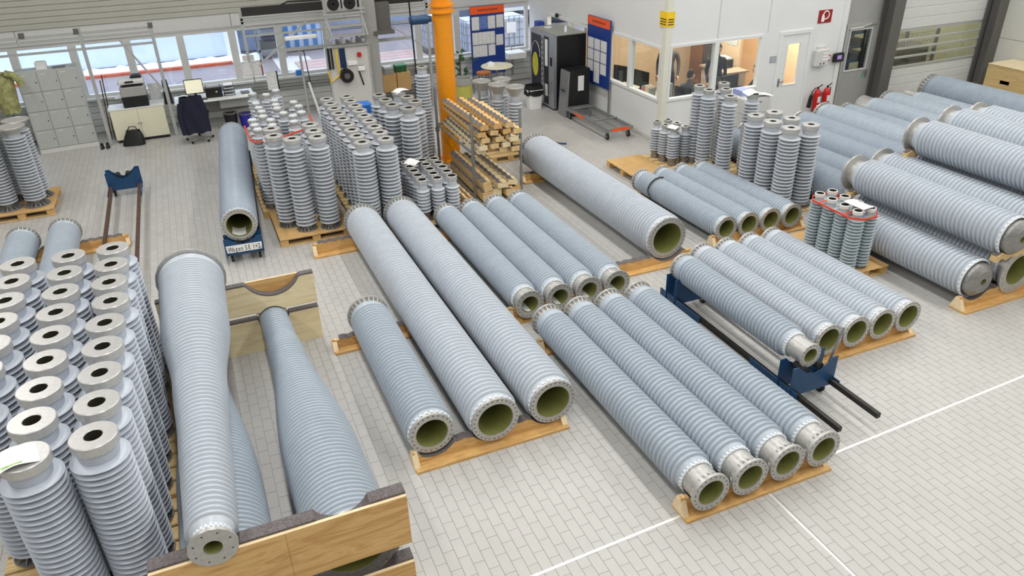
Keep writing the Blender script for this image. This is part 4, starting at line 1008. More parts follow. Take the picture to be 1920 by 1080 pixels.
for i, (x, z) in enumerate(UT):
    cnt[lvl[i]] = cnt.get(lvl[i], 0) + 1
    notched(x, 12.02 + random.uniform(-.1, .1), random.uniform(1.9, 2.1), z, .15, .092, rot=random.choice([0, 0, 0, .12, -.1]) if lvl[i] == 'fourth' else 0, teeth=11, label='notched timber, %s from left in the %s layer on the upper rack level' % (ORD[cnt[lvl[i]] - 1], lvl[i]), dark=i % 2)
for i, (x, y0, z, w, h, rot, L) in enumerate([(4.48, 11.95, .1, .2, .16, 0, 1.9), (4.72, 12.1, .1, .17, .14, 0, 1.9), (4.95, 12.0, .1, .18, .13, 0, 1.9), (5.13, 12.1, .1, .12, .12, 0, 1.8), (4.5, 11.95, .27, .16, .2, -.2, 1.9), (4.82, 12.05, .25, .2, .1, .1, 1.9), (5.05, 12.15, .24, .18, .1, .2, 1.9)]):
    notched(x, y0, L, z, w, h, rot, 9, 'larger timber, %s of the lower rack level' % ORD[i], i % 2 == 0, amp=.025)
for i, x in enumerate((4.02, 4.12)):
    notched(x, 11.85, 1.2, .0, .075, .26, 0, 5, 'upright timber board leaning outside the rack, %s one' % ('left', 'right')[i], amp=.02)
# ================================================================== BACK AREA, LEFT
t = thing('locker_cabinet', 'grey steel locker block with twelve doors below the window', 'locker', (-2.98, 19.62, 0), .1)
MB().box(-.6, .6, -.3, .25, 0, .1).build('plinth', m_lgrey, t); B(-.6, .6, -.28, .25, .1, 1.8).build('body', m_grey, t)
for i in range(3):
    for j in range(4):
        x0, z0 = -.59 + i * .395, .115 + j * .42
        d = B(x0, x0 + .385, -.3, -.281, z0, z0 + .41).build('door', m_grey, t)
        MB().cyl((x0 + .34, -.315, z0 + .2), (x0 + .34, -.3, z0 + .2), .012, n=10).build('lock', m_steel, d)
        B(x0 + .05, x0 + .17, -.302, -.3, z0 + .355, z0 + .375).build('name_slot', m_lgrey, d)
o = MB().bbox(-.11, .11, -.09, .09, 0, .16, .02).build('white_box', m_paper); o.location = (-3.05, 19.6, 1.8); tag(o, 'small white box on top of the lockers', 'box')
o = MB().box(-.13, .13, -.1, .1, 0, .012).build('dark_tray', m_dgrey); o.location = (-2.72, 19.6, 1.8); tag(o, 'flat dark tray on the lockers', 'tray')
# jacket hanging from the post
t = thing('work_jacket', 'olive yellow work jacket hanging at the locker corner', 'jacket', (-3.78, 19.02, 1.0))
def jk(u, v):
    a = 2 * PI * u; wx = .16 + .07 * v + .03 * math.sin(5 * a); wy = .10 + .02 * math.cos(4 * a)
    s = 1 if v < .92 else .55
    return (wx * math.cos(a) * s, wy * math.sin(a) * s, .05 + .85 * v + .02 * math.sin(9 * a))
MB().grid(jk, 28, 14, True).build('torso', m_olive, t, 60)
MB().tube([(.12, -.02, .88), (.25, -.05, .84), (.34, -.06, .72), (.36, -.06, .62)], .075, 10).build('sleeve', m_olive, t, 60)
MB().tube([(-.12, -.02, .88), (-.2, -.04, .7), (-.2, -.05, .35)], .065, 10).build('sleeve', m_olive, t, 60)
MB().tube([(-.06, -.07, .9), (0, -.1, .93), (.07, -.07, .9)], .03, 8).build('collar', m_olive, t, 60)
t = thing('steel_shelf_frame', 'dark open steel frame at the far left beside the lockers', 'frame', (-4.05, 19.2, 0))
for x in (-.5, .14):
    for y in (0, .5): B(x - .03, x + .03, y - .03, y + .03, 0, 2.4).build('post', m_galv, t)
for z in (.35, 1.1, 1.9): B(-.5, .14, 0, .5, z, z + .03).build('shelf_board', m_dgrey, t)
# copier on the ivory cabinet
t = thing('low_cabinet', 'low ivory cabinet with two doors and a white top', 'cabinet', (-1.38, 19.6, 0))
B(-.58, .58, -.25, .25, .06, .76).build('body', m_ivory, t); B(-.6, .6, -.28, .26, .76, .79).build('top', m_white, t); B(-.56, .56, -.24, .24, 0, .06).build('plinth', m_black, t)
for s in (-1, 1):
    d = B(-.575 if s < 0 else .003, -.003 if s < 0 else .575, -.272, -.251, .07, .755).build('door', m_ivory, t)
    MB().cyl((s * .03, -.295, .42), (s * .03, -.272, .42), .014, n=10).build('knob', m_galv, d)
t = thing('copier', 'grey and black multifunction copier on the ivory cabinet', 'copier', (-1.36, 19.58, .79))
MB().bbox(-.27, .27, -.25, .25, 0, .25, .015).build('paper_unit', m_black, t); MB().bbox(-.27, .27, -.25, .25, .25, .46, .02).build('body', m_mgrey, t)
B(-.2, .22, -.2, .25, .46, .53).build('output_bay', m_black, t); MB().bbox(-.28, .28, -.26, .24, .53, .62, .03).build('scanner', m_lgrey, t)
MB().bbox(.0, .24, -.1, .2, .62, .68, .03).build('document_feeder', m_black, t); B(-.42, -.27, -.12, .15, .2, .22).build('side_tray', m_lgrey, t); B(-.12, .06, -.275, -.26, .56, .6).build('control_panel', m_black, t)
t = thing('satchel_bag', 'black shoulder bag on the floor before the ivory cabinet', 'bag', (-1.6, 19.08, 0), -.15)
MB().grid(lambda u, v: ((.24 - .10 * v ** 2) * math.copysign(abs(math.cos(2 * PI * u)) ** .5, math.cos(2 * PI * u)) + .05 * v, (.13 - .08 * v) * math.copysign(abs(math.sin(2 * PI * u)) ** .6, math.sin(2 * PI * u)), .33 * v + .02 * math.sin(6 * PI * u) * v), 28, 10, True).add([], []).build('body', m_black, t, 60)
MB().grid(lambda u, v: ((-.12 + .28 * u) , -.06 + .12 * v, .33 + .015 * math.sin(PI * u)), 8, 3).build('flap', m_black, t, 60); MB().tube([(-.1, 0, .3), (-.02, .0, .42), (.1, 0, .42), (.16, 0, .31)], .012).build('strap', m_black, t)
for i, (x, h) in enumerate(((-2.1, 1.3), (-2.04, 1.42))):
    o = MB().cyl((x, 19.75, 0), (x + .05, 20.2, h), .013, n=8).build('broom_stick', m_rust); tag(o, '%s brown broom stick leaning beside the ivory cabinet' % ('shorter', 'taller')[i], 'broom')
t = thing('black_shoes', 'pair of black work shoes on the floor beside the lockers', 'shoes', (-2.28, 19.12, 0))
for dx in (0, .12): MB().grid(lambda u, v: (dx + .045 * math.cos(2 * PI * u) * (1 - .3 * v), .12 * math.sin(2 * PI * u) * (1 - .4 * v), .1 * v), 14, 4, True).build('shoe', m_black, t, 60)
# desk with equipment
t = thing('work_desk', 'long white desk below the window with steel legs', 'desk', (.35, 19.72, 0))
MB().bbox(-.9, .92, -.42, .38, .72, .75, .008).build('top', m_white, t)
for x in (-.82, .84):
    for y in (-.34, .3): B(x - .03, x + .03, y - .03, y + .03, 0, .72).build('leg', m_lgrey, t)
B(-.78, .8, .3, .32, .3, .7).build('modesty_panel', m_mgrey, t); B(.1, .8, -.1, .28, .45, .70).build('drawer_unit', m_lgrey, t)
def monitor(x, y, z, w, h, label, rz=0, scr=None):
    t = thing('monitor', label, 'monitor', (x, y, z), rz)
    MB().bbox(-w * .3, w * .3, -.08, .1, 0, .015, .005).build('foot', m_black, t); B(-.03, .03, .0, .03, .015, .14).build('neck', m_black, t)
    MB().bbox(-w / 2, w / 2, -.02, .03, .1, .1 + h, .01).build('casing', m_black, t); B(-w / 2 + .015, w / 2 - .015, -.023, -.02, .115, .085 + h).build('screen', scr or m_dark, t)
    return t
monitor(-.05, 19.75, .75, .42, .34, 'monitor with a pale yellow screen on the long desk', 0, m_screen)
o = thing('desk_phone', 'dark desk telephone left on the long desk', 'telephone', (-.33, 19.6, .75), .2); MB().prism([(-.1, 0), (.1, 0), (.1, .09), (-.1, .03)], -.1, .1, 'x').build('base', m_black, o); MB().tube([(-.08, -.07, .08), (-.08, 0, .11), (-.08, .09, .12)], .022).build('handset', m_black, o)
o = thing('keyboard', 'black keyboard before the pale monitor', 'keyboard', (-.03, 19.48, .75)); MB().bbox(-.22, .22, -.07, .07, 0, .02, .006).build('casing', m_black, o); B(-.2, .2, -.055, .055, .02, .026).build('keys', m_dgrey, o)
o = thing('desk_printer', 'black laser printer on the long desk', 'printer', (.37, 19.7, .75)); MB().bbox(-.19, .19, -.18, .18, 0, .24, .02).build('body', m_black, o); B(-.14, .14, -.16, .08, .24, .27).build('paper_output', m_mgrey, o); B(.04, .08, -.185, -.18, .12, .15).build('button', m_lgrey, o)
o = thing('letter_trays', 'stack of dark letter trays beside the black printer', 'trays', (.72, 19.7, .75))
for k in range(4):
    B(-.13, .13, -.16, .16, k * .075, k * .075 + .012).build('tray', m_black, o); B(-.11, .11, -.14, .14, k * .075 + .013, k * .075 + .03).build('paper_stack', m_paper, o)
o = thing('paper_pile', 'loose paper pile at the right desk end', 'paper', (1.08, 19.55, .75)); B(-.13, .13, -.18, .18, 0, .02).build('stack', m_paper, o); B(-.1, .1, -.1, .14, .02, .05).build('binder', m_dgrey, o)
t = thing('office_chair', 'black swivel chair turned to the long desk', 'chair', (-.16, 18.72, 0))
for k in range(5):
    a = 2 * PI * k / 5 + .3; e = (.3 * math.cos(a), .3 * math.sin(a))
    MB().bar((0, 0, .1), (e[0], e[1], .07), .035, .03).build('foot', m_anod, t); MB().cyl((e[0], e[1] - .015, .03), (e[0], e[1] + .015, .03), .03, n=12).build('castor', m_rubber, t)
MB().cyl((0, 0, .1), (0, 0, .44), .03, n=12).build('gas_spring', m_black, t); MB().bbox(-.25, .25, -.24, .24, .44, .52, .04).build('seat', m_black, t)
MB().grid(lambda u, v: (-.22 + .44 * u, -.24 - .05 * math.cos(PI * (u - .5)), .56 + .5 * v), 8, 6).grid(lambda u, v: (-.22 + .44 * u, -.19 - .05 * math.cos(PI * (u - .5)), .56 + .5 * v), 8, 6).build('backrest', m_black, t, 60)
for s in (-1, 1): MB().tube([(s * .27, .05, .48), (s * .3, .05, .68), (s * .3, -.15, .7)], .018).build('armrest', m_black, t)
t = thing('navy_jacket', 'navy jacket draped over the black swivel chair', 'jacket', (-.18, 18.46, .25))
def jn(u, v):
    a = 2 * PI * u; q = 1 - .35 * max(0, v - .6) ** 1.2 * 2
    return ((.29 + .02 * math.sin(7 * a)) * math.cos(a) * q, (.09 + .02 * math.sin(5 * a + 6 * v)) * math.sin(a), .02 * math.sin(6 * a) * (1 - v) + .84 * v)
MB().grid(jn, 30, 12, True).build('cloth', m_navy, t, 70)
MB().tube([(-.24, -.03, .7), (-.3, -.05, .4), (-.27, -.06, .0)], .06, 8).build('sleeve', m_navy, t, 60); MB().grid(lambda u, v: (-.24 + .2 * u, -.02 + .1 * v, .845 + .02 * math.sin(PI * u)), 6, 3).build('white_lining', m_paper, t, 60)
for i, (x, c, h) in enumerate(((.62, m_black, .42), (.97, mat('bin_blue', (40, 40, 150), .5), .36))):
    t = thing('waste_bin', ('dark round bin under the long desk', 'blue bin under the right desk end')[i], 'bin', (x, 19.25, 0))
    MB().lathe([(.01, 0), (.13, 0), (.16, h), (.15, h), (.12, .02), (.01, .02)], 24).build('body', c, t, 40); MB().lathe([(.14, h - .02), (.165, h - .02), (.165, h + .012), (.14, h + .012)], 24, closed=True).build('rim', m_dgrey, t, 40)
t = thing('black_jacket', 'black jacket hanging between copier and monitor', 'jacket', (-.665, 19.62, .72)); MB().grid(lambda u, v: (.095 * math.cos(2 * PI * u) * (1.1 - .5 * v), .08 * math.sin(2 * PI * u), .55 * v), 16, 6, True).build('cloth', m_black, t, 60); MB().cyl((0, 0, -.7), (0, 0, .6), .015).build('stand', m_galv, t)
t = thing('document_board', 'slanted document holder with printed sheet beside the black jacket', 'sign', (-.92, 19.75, .8)); MB().box(-.13, .13, 0, .01, 0, .4).build('panel', m_lgrey, t); B(-.11, .11, -.003, 0, .03, .37).build('sheet', m_print, t)
t = thing('info_frame', 'open red-edged folder with two sheets below the diagonal brace', 'sign', (1.36, 19.35, 1.18)); MB().box(-.24, .2, 0, .012, 0, .36).build('panel', m_lgrey, t)
B(-.22, -.02, -.004, 0, .03, .33).build('sheet', m_print, t); B(.0, .18, -.004, 0, .03, .33).build('sheet', m_print, t); B(.19, .215, -.01, .02, 0, .37).build('red_edge', m_redsign, t); MB().cyl((-.02, .01, -.6), (-.02, .01, 0), .012).build('rod', m_galv, t); B(-.2, .06, 0, .03, .37, .5).build('top_plate', m_lgrey, t)
t = thing('clip_folder', 'upright navy folder with a white sheet behind the slim insulators', 'folder', (1.75, 19.2, .85)); B(-.14, .1, 0, .02, 0, .42).build('sheet', m_print, t); B(.1, .13, -.01, .04, 0, .43).build('spine', m_navy, t); B(-.03, .03, 0, .03, -.85, 0).build('stand', m_galv, t)
# radiator / conduit along the wall
t = thing('cable_duct', 'grey cable duct along the wall below the windows', 'duct', (0, 20.44, 0)); B(1.3, 6.6, -.04, 0, .56, .66).build('duct', m_mgrey, t); B(1.3, 6.6, -.045, -.04, .6, .62).build('slot', m_dgrey, t)

# ---------------------------------------------------------------- aluminium gantries
t = thing('profile_gantry', 'aluminium profile gantry above lockers and copier', 'gantry', (0, 19.35, 0))
for x in (-2.1, -.66):
    MB().box(x - .035, x + .035, -.035, .035, 0, 2.62).build('post', m_anod, t)
for z, w in ((2.5, .05), (2.4, .045), (2.17, .045)): MB().box(-4.3, -.62, -.03, .03, z - w / 2, z + w / 2).build('rail', m_anod, t)
MB().box(-.62, 1.26, -.02, .02, 2.33, 2.37).build('link_rail', m_anod, t)
MB().bar((-1.36, .0, 2.3), (-.66, .0, 1.02), .04, .04).build('brace', m_anod, t)
for x in (-3.2, -2.15, -.66): MB().box(x - .05, x + .05, -.06, .06, 2.5, 2.6).build('clamp', m_dgrey, t)
t = thing('profile_gantry', 'aluminium profile gantry with dark beam before the middle windows', 'gantry', (0, 18.95, 0))
for x in (1.27, 5.68): MB().box(x - .03, x + .03, -.03, .03, 0 if x > 3 else 1.6, 2.8).build('post', m_anod, t)
MB().box(1.3, 5.6, -.06, .06, 2.62, 2.80).build('dark_beam', m_dark, t)
for z in (2.55, 2.48): MB().box(1.25, 5.7, -.03, .03, z - .025, z + .025).build('rail', m_anod, t)
MB().box(1.25, 5.7, -.02, .02, 2.16, 2.2).build('rail', m_anod, t)
MB().box(1.98, 5.25, -.05, .01, 1.76, 1.83).build('lower_rail', m_anod, t)
MB().bar((1.48, 0, 1.5), (2.72, 0, 2.4), .045, .045).build('brace', m_anod, t); MB().bar((4.6, 0, 2.2), (5.65, 0, 1.45), .02, .02).build('brace', m_anod, t)
MB().cyl((2.45, 0, 0), (2.45, 0, 1.8), .03, n=10).build('leg', m_anod, t); MB().tube([(2.55, .02, 1.78), (2.6, .02, .9), (2.66, .02, .55)], .012).build('cable', m_black, t)
for x0 in (2.15, 3.95):
    MB().bbox(x0, x0 + .75, -.12, .0, 2.02, 2.1, .02).build('lamp_tube', m_paper, t)
MB().tube([(2.2, -.02, 2.8), (2.35, -.02, 2.86), (3.1, -.02, 2.84)], .02).build('hose', m_black, t)
# lifting rig
t = thing('lifting_rig', 'aluminium lifting rig with fans, rollers and tool panel', 'machine', (0, 18.4, 0))
for x in (3.08, 3.92):
    MB().box(x - .03, x + .03, -.04, .04, 2.05, 2.9).build('frame_post', m_anod, t)
    MB().bar((x - .02, 0, 2.62), (x + .08, -.05, 2.06), .05, .05).build('slanted_post', m_anod, t)
for z in (2.58, 2.66, 2.3, 2.08, 1.86): MB().box(3.02, 4.0, -.05, .05, z - .025, z + .025).build('cross_bar', m_anod, t)
for x in (3.28, 3.66):
    c = MB().box(x - .17, x + .17, -.07, -.03, 2.66, 2.95).build('fan_housing', m_anod, t); MB().lathe([(.02, -.01), (.13, -.012), (.14, 0), (.13, .012), (.02, .01)], 24, 'y', (x, -.075, 2.8), closed=True).build('fan_ring', m_black, c, 40)
    for k in range(5):
        a = 2 * PI * k / 5; MB().bar((x, -.07, 2.8), (x + .12 * math.cos(a), -.07, 2.8 + .12 * math.sin(a)), .01, .05).build('blade', m_dgrey, c)
for k in range(7): MB().bbox(3.12 + k * .12, 3.2 + k * .12, -.1, .06, 1.92, 1.98 + .03 * (k % 3), .01).build('clamp_unit', m_dgrey if k % 2 else m_mgrey, t)
MB().box(2.98, 4.0, 0, .03, .2, 1.82).build('tool_panel', m_lgrey, t)
MB().box(3.28, 3.42, -.02, 0, 1.35, 1.8).build('navy_strip', m_blued, t); MB().tube([(3.22, -.03, 1.8), (3.2, -.03, 1.5), (3.24, -.03, 1.2), (3.0, -.03, 1.05), (2.97, -.03, 1.3)], .02).build('yellow_hose', m_yel, t)
MB().cyl((3.38, -.16, 1.18), (3.38, .0, 1.18), .16, n=24).build('black_roll', m_black, t); MB().cyl((3.38, -.165, 1.18), (3.38, -.16, 1.18), .07, n=20).build('roll_core', m_dgrey, t)
MB().box(3.45, 3.68, -.05, 0, 1.4, 1.48).build('white_handle', m_paper, t); MB().bbox(3.7, 3.8, -.06, 0, 1.58, 1.68, .02).build('red_valve', m_red, t); MB().bbox(3.68, 3.86, -.05, 0, 1.25, 1.36, .02).build('white_clip', m_paper, t); MB().bar((3.7, -.02, 1.25), (3.78, -.02, .9), .02, .03).build('lever', m_black, t)
for x in (3.0, 4.0): MB().box(x - .02, x + .02, -.02, .03, 0, 1.86).build('panel_post', m_anod, t)
MB().box(3.0, 3.05, -.04, -.02, 1.35, 1.84).box(3.08, 3.12, -.04, -.02, 1.35, 1.84).build('cable_chain', m_black, t)
t = thing('control_mast', 'grey square machine mast rising behind the lifting rig', 'machine', (4.12, 18.6, 0)); B(-.15, .15, -.14, .14, 0, 4.4).build('mast', m_mgrey, t); B(.15, .52, -.05, .12, 2.1, 2.72).build('control_box', m_dgrey, t); B(.06, .56, -.2, .15, 2.02, 2.1).build('shelf', m_dgrey, t)
t = thing('air_tank', 'upright olive grey pressure tank beside cardboard boxes', 'tank', (4.3, 19.75, 0)); MB().lathe([(.01, .25), (.14, .28), (.2, .4), (.2, 1.75), (.15, 1.86), (.01, 1.9)], 28).build('shell', mat('tank_olive', (120, 118, 108), .5), t, 50)
for a in (0, 2.1, 4.2): MB().bar((.14 * math.cos(a), .14 * math.sin(a), 0), (.17 * math.cos(a), .17 * math.sin(a), .42), .03, .03).build('leg', m_dgrey, t)
t = thing('work_bench', 'narrow bench below the window carrying cardboard boxes', 'bench', (4.95, 19.85, 0)); B(-.42, .9, -.3, .3, .3, .34).build('top', m_dgrey, t)
for x in (-.38, .86):
    for y in (-.25, .25): B(x - .025, x + .025, y - .025, y + .025, 0, .3).build('leg', m_dgrey, t)
for i, x in enumerate((4.72, 5.11)):
    t = thing('carton', ('left', 'right')[i] + ' brown carton on the narrow bench', 'box', (x, 19.8, .34)); MB().bbox(-.185, .185, -.22, .22, 0, .46, .004).build('box', m_card, t); B(-.03, .03, -.222, .222, .4601, .462).build('tape', m_ivory, t)
o = thing('parts_bin', 'grey plastic parts bin on the left carton', 'bin', (4.72, 19.75, .803)); MB().prism([(-.18, 0), (.18, 0), (.2, .16), (-.22, .16)], -.12, .12, 'x').build('body', m_mgrey, o); B(-.1, .1, -.1, .1, .15, .18).build('contents', m_paper, o)
o = thing('parts_bin', 'green plastic box on the right carton', 'bin', (5.08, 19.8, .803)); MB().bbox(-.15, .15, -.12, .12, 0, .16, .01).build('body', m_green, o); B(-.155, .155, -.125, .125, .15, .175).build('lid', mat('lid_green', (70, 140, 96), .5), o)
t = thing('pendant_cable', 'black control cable hanging from the ceiling', 'cable', (5.05, 18.2, 0)); MB().tube([(-.05, 0, HZ), (-.04, 0, 4), (0, 0, 2), (.02, 0, .9)], .02).build('cable', m_black, t); MB().bbox(-.04, .08, -.04, .04, .55, .9, .02).build('pendant', m_black, t)
o = MB().bbox(-.09, .09, -.05, .05, 0, .14, .02).build('blue_cup', mat('cup_blue', (60, 130, 210), .4)); o.location = (2.55, 20.4, .86); tag(o, 'small bright blue container on the windowsill', 'container')
t = thing('suction_canister', 'white upright canister with black hose right of the cartons', 'machine', (5.6, 19.3, 0)); MB().lathe([(.01, 0), (.12, 0), (.12, .6), (.05, .7), (.01, .7)], 20).build('body', m_lgrey, t, 40); MB().tube([(0, 0, .68), (-.1, 0, .8), (-.2, 0, .7), (-.2, 0, .2)], .02).build('hose', m_black, t)
o = MB().cyl((2.72, 18.7, 0), (2.55, 18.9, 1.0), .03, n=6).build('white_batten', m_paper); tag(o, 'white batten leaning behind the slim insulators', 'batten')

# orange crane column
t = thing('crane_column', 'thick orange round crane column with a collar ring', 'column', (4.72, 14.74, 0))
MB().lathe([(.01, 0), (.33, 0), (.33, .03), (.193, .03), (.193, HZ)], 40).build('shaft', m_orange, t, 40)
MB().lathe([(.19, 2.98), (.25, 2.98), (.25, 3.02), (.215, 3.03), (.215, 3.09), (.25, 3.1), (.25, 3.14), (.19, 3.14)], 40, closed=True).build('collar', m_orange, t, 30)
for k in range(8):
    a = 2 * PI * k / 8; MB().cyl((.27 * math.cos(a), .27 * math.sin(a), .03), (.27 * math.cos(a), .27 * math.sin(a), .06), .02, n=6).build('anchor_bolt', m_galv, t)
t = thing('slewing_motor', 'blue electric motor fixed left of the orange column', 'motor', (4.36, 14.72, 2.88)); MB().cyl((-.28, 0, 0), (.05, 0, 0), .085, n=20).cyl((.05, 0, 0), (.12, 0, 0), .06, n=16).build('body', m_blue, t, 40); MB().cyl((-.3, 0, 0), (-.28, 0, 0), .075, n=20).build('fan_cover', m_blued, t); MB().box(.1, .19, -.03, .03, -.04, .04).build('bracket', m_orange, t)

# ================================================================== BACK AREA, RIGHT: notice boards, vending
def board(label, loc, rz, w, z0, z1, sheets, step=None, drop=0.):
    t = thing('notice_board', label, 'notice board', loc, rz)
    if drop: MB().prism([(-w / 2, z0 - drop), (-w / 2 + w * .22, z0 - drop), (-w / 2 + w * .22, z0), (w / 2, z0), (w / 2, z1), (-w / 2, z1)], -.02, .02, 'y').build('panel', m_bsign, t)
    else: B(-w / 2, w / 2, -.02, .02, z0, z1).build('panel', m_bsign, t)
    h = B(-w / 2, w / 2, -.024, -.02, z1 - .2, z1 - .005).build('header', m_osign, t)
    tx = MB()
    for k in range(7):
        a = -w * .28 + k * w * .085 + (.04 if k > 2 else 0); tx.box(a, a + w * .06, -.026, -.024, z1 - .13, z1 - .075)
    for x in (-w / 2 + .03, w / 2 - .03): MB().box(x - .02, x + .02, .02, .05, 0, z1 - .1).build('post', m_galv, t)
    B(-w * .28, w * .3, -.0255, -.024, z1 - .125, z1 - .08).build('header_text', mat('header_ink', (170, 60, 24), .6), h)
    for x0, x1, a, b, m_ in sheets:
        B(x0, x1, -.024, -.02, a, b).build('sheet', m_, t)
    return t
board('large blue notice board with orange header before the back window', (7.53, 19.6, 0), 0, .97, .5, 2.28,
      [(-.45, -.24, 1.68, 2.02, m_print), (-.23, 0., 1.69, 2.02, m_print2), (.01, .22, 1.69, 2.02, m_print), (.25, .46, 1.70, 2.03, m_print), (-.45, .2, 1.3, 1.62, m_print), (.23, .44, 1.24, 1.52, m_print), (-.45, -.03, .98, 1.28, m_print), (.0, .2, .99, 1.28, m_print)])
sh2 = []
for r_ in range(3):
    for c in range(3): sh2.append((-.5 + c * .32, -.22 + c * .32, 1.56 - r_ * .27, 1.81 - r_ * .27, m_print))
sh2.append((-.18, .10, .78, 1.02, m_print))
board('blue notice board with orange header leaning along the office side wall', (9.08, 16.25, 0), -PI / 2, 1.08, .72, 2.3, sh2, drop=.0)
t = thing('bistro_table', 'round white standing table before the blue notice board', 'table', (7.15, 18.05, 0)); MB().lathe([(.01, 1.03), (.4, 1.03), (.41, 1.045), (.4, 1.06), (.01, 1.06)], 40).build('top', m_ivory, t, 40); MB().cyl((0, 0, .03), (0, 0, 1.03), .035, n=14).build('column', m_galv, t); MB().lathe([(.01, 0), (.27, 0), (.26, .02), (.04, .05)], 28).build('foot', m_galv, t, 40)
o = thing('napkin_box', 'small white napkin box on the round standing table', 'box', (7.0, 18.1, 1.06)); MB().bbox(-.09, .09, -.06, .06, 0, .08, .01).build('box', m_paper, o); B(-.03, .03, -.04, .04, .08, .1).build('napkins', m_paper, o)
t = thing('bar_stool', 'stool with an orange-brown wooden seat behind the standing table', 'stool', (7.05, 18.75, 0)); MB().lathe([(.01, .72), (.19, .72), (.2, .75), (.19, .77), (.01, .76)], 28).build('seat', mat('seat_orange', (206, 124, 52), .5), t, 50)
for k in range(4):
    a = PI / 4 + k * PI / 2; MB().cyl((.12 * math.cos(a), .12 * math.sin(a), .72), (.2 * math.cos(a), .2 * math.sin(a), 0), .014, n=8).build('leg', m_galv, t)
t = thing('potted_plant', 'dark green bushy plant left of the blue notice board', 'plant', (6.35, 18.6, 0)); MB().lathe([(.01, 0), (.18, 0), (.24, .4), (.22, .4), (.01, .36)], 24).build('pot', m_black, t, 40)
for k in range(60):
    a, e = random.uniform(0, 6.28), random.uniform(.1, 1.3); r_ = random.uniform(.1, .42); z = .42 + random.uniform(0, .95)
    p = Vector((r_ * math.cos(a) * .9, r_ * math.sin(a) * .6, z)); d = Vector((math.cos(a), math.sin(a), .5)).normalized(); s_ = d.cross(Vector((0, 0, 1))).normalized() * .05; up = Vector((0, 0, .02))
    MB().add([p, p + d * .1 + s_ + up, p + d * .22, p + d * .1 - s_ + up], [(0, 1, 2), (0, 2, 3)]).build('leaf', m_green, t, fix=False)
MB().cyl((0, 0, .3), (0, 0, 1.3), .02, n=8).build('stem', m_rust, t)
t = thing('waste_drum', 'yellow green waste drum right of the orange column', 'bin', (5.82, 16.9, 0)); MB().lathe([(.01, 0), (.21, 0), (.21, 1.1), (.2, 1.1), (.19, .04), (.01, .04)], 30).build('drum', mat('drum_yellow', (186, 184, 92), .5), t, 40); MB().lathe([(.19, 1.0), (.225, 1.0), (.225, 1.14), (.19, 1.14)], 30, closed=True).build('rim', m_mgrey, t, 40)
o = MB().lathe([(.03, 0), (.06, 0), (.14, .07), (.15, .07), (.07, -.005), (.03, -.005)], 24, closed=True).build('white_bowl', m_paper, None, 40); o.location = (5.75, 17.75, 1.15); tag(o, 'small white bowl behind the waste drum', 'bowl')
o = MB().box(-.12, .12, -.12, .12, 0, 1.145).build('bowl_pedestal', m_dgrey); o.location = (5.75, 17.75, 0); tag(o, 'dark pedestal under the small white bowl', 'pedestal')
t = thing('wash_basin', 'white wash basin on the back wall right of the notice board', 'sink', (8.55, 20.25, .72)); MB().prism([(-.28, .16), (-.26, .0), (.2, -.02), (.22, .16)], -.28, .28, 'x').build('basin', m_paper, t); MB().tube([(0, .15, .16), (0, .15, .3), (0, 0, .32), (0, -.02, .27)], .012).build('tap', m_galv, t); MB().cyl((0, .1, -.5), (0, .1, 0), .03, n=10).build('drain', m_galv, t)
# vending machine (front looks to -X)
t = thing('vending_machine', 'silver and black drinks vending machine with a lemon picture', 'vending machine', (8.25, 17.0, 0))
MB().box(.08, .88, 0, 1.38, .05, 1.83).build('cabinet', m_black, t); MB().box(.06, .9, -.01, 1.39, 1.83, 1.85).build('top', mat('vend_top', (150, 154, 146), .5), t)
B(0, .08, 0, 1.38, .05, 1.83).build('front_frame', mat('vend_silver', (168, 172, 178), .35, .5), t); B(.1, .85, .02, 1.36, 0, .05).build('plinth', m_dgrey, t)
pic = B(-.006, 0, .74, 1.32, .42, 1.74).build('picture_panel', mat('vend_navy', (22, 22, 44), .3, var=.5, scale=5), t)
MB().lathe([(.001, -.006), (.24, -.006), (.24, -.009), (.001, -.009)], 32, 'x', (0, 0, 0)).build('lemon_slice', mat('lemon', (206, 200, 60), .5, var=.2, scale=10), pic)
o = bpy.data.objects['lemon_slice']; o.location = (0, 1.08, .98); o.scale = (1, .75, 1.25)
MB().tube([(-.01, 1.05 + .26 * math.cos(a / 12 * PI), 1.2 + .36 * math.sin(a / 12 * PI)) for a in range(13)], .008).build('glass_outline', m_lgrey, pic)
B(-.008, 0, .3, .56, .1, 1.76).build('display_window', m_black, t); B(-.01, -.008, .34, .5, 1.05, 1.7).build('price_sheet', m_paper, t); B(-.01, -.008, .34, .5, .3, .6).build('note_sheet', m_paper, t)
B(-.012, 0, .1, .2, 1.1, 1.3).build('coin_unit', m_black, t); B(-.01, 0, .62, .68, .6, 1.7).build('button_column', m_dgrey, t)
for k in range(8): B(-.016, -.01, .63, .67, .66 + k * .13, .71 + k * .13).build('button', m_lgrey, t)
o = MB().lathe([(.01, 0), (.08, 0), (.1, .035), (.01, .035)], 24).build('white_plate', m_paper, None, 40); o.location = (8.55, 17.95, 1.85); tag(o, 'white plate on top of the vending machine', 'plate')
o = MB().lathe([(.01, 0), (.035, 0), (.035, .1), (.015, .13), (.015, .16), (.01, .16)], 20).build('white_bottle', m_paper, None, 40); o.location = (8.72, 17.3, 1.85); tag(o, 'white bottle on top of the vending machine', 'bottle')
t = thing('change_machine', 'lower black cabinet with sloping silver front beside the vending machine', 'machine', (8.28, 16.33, 0))
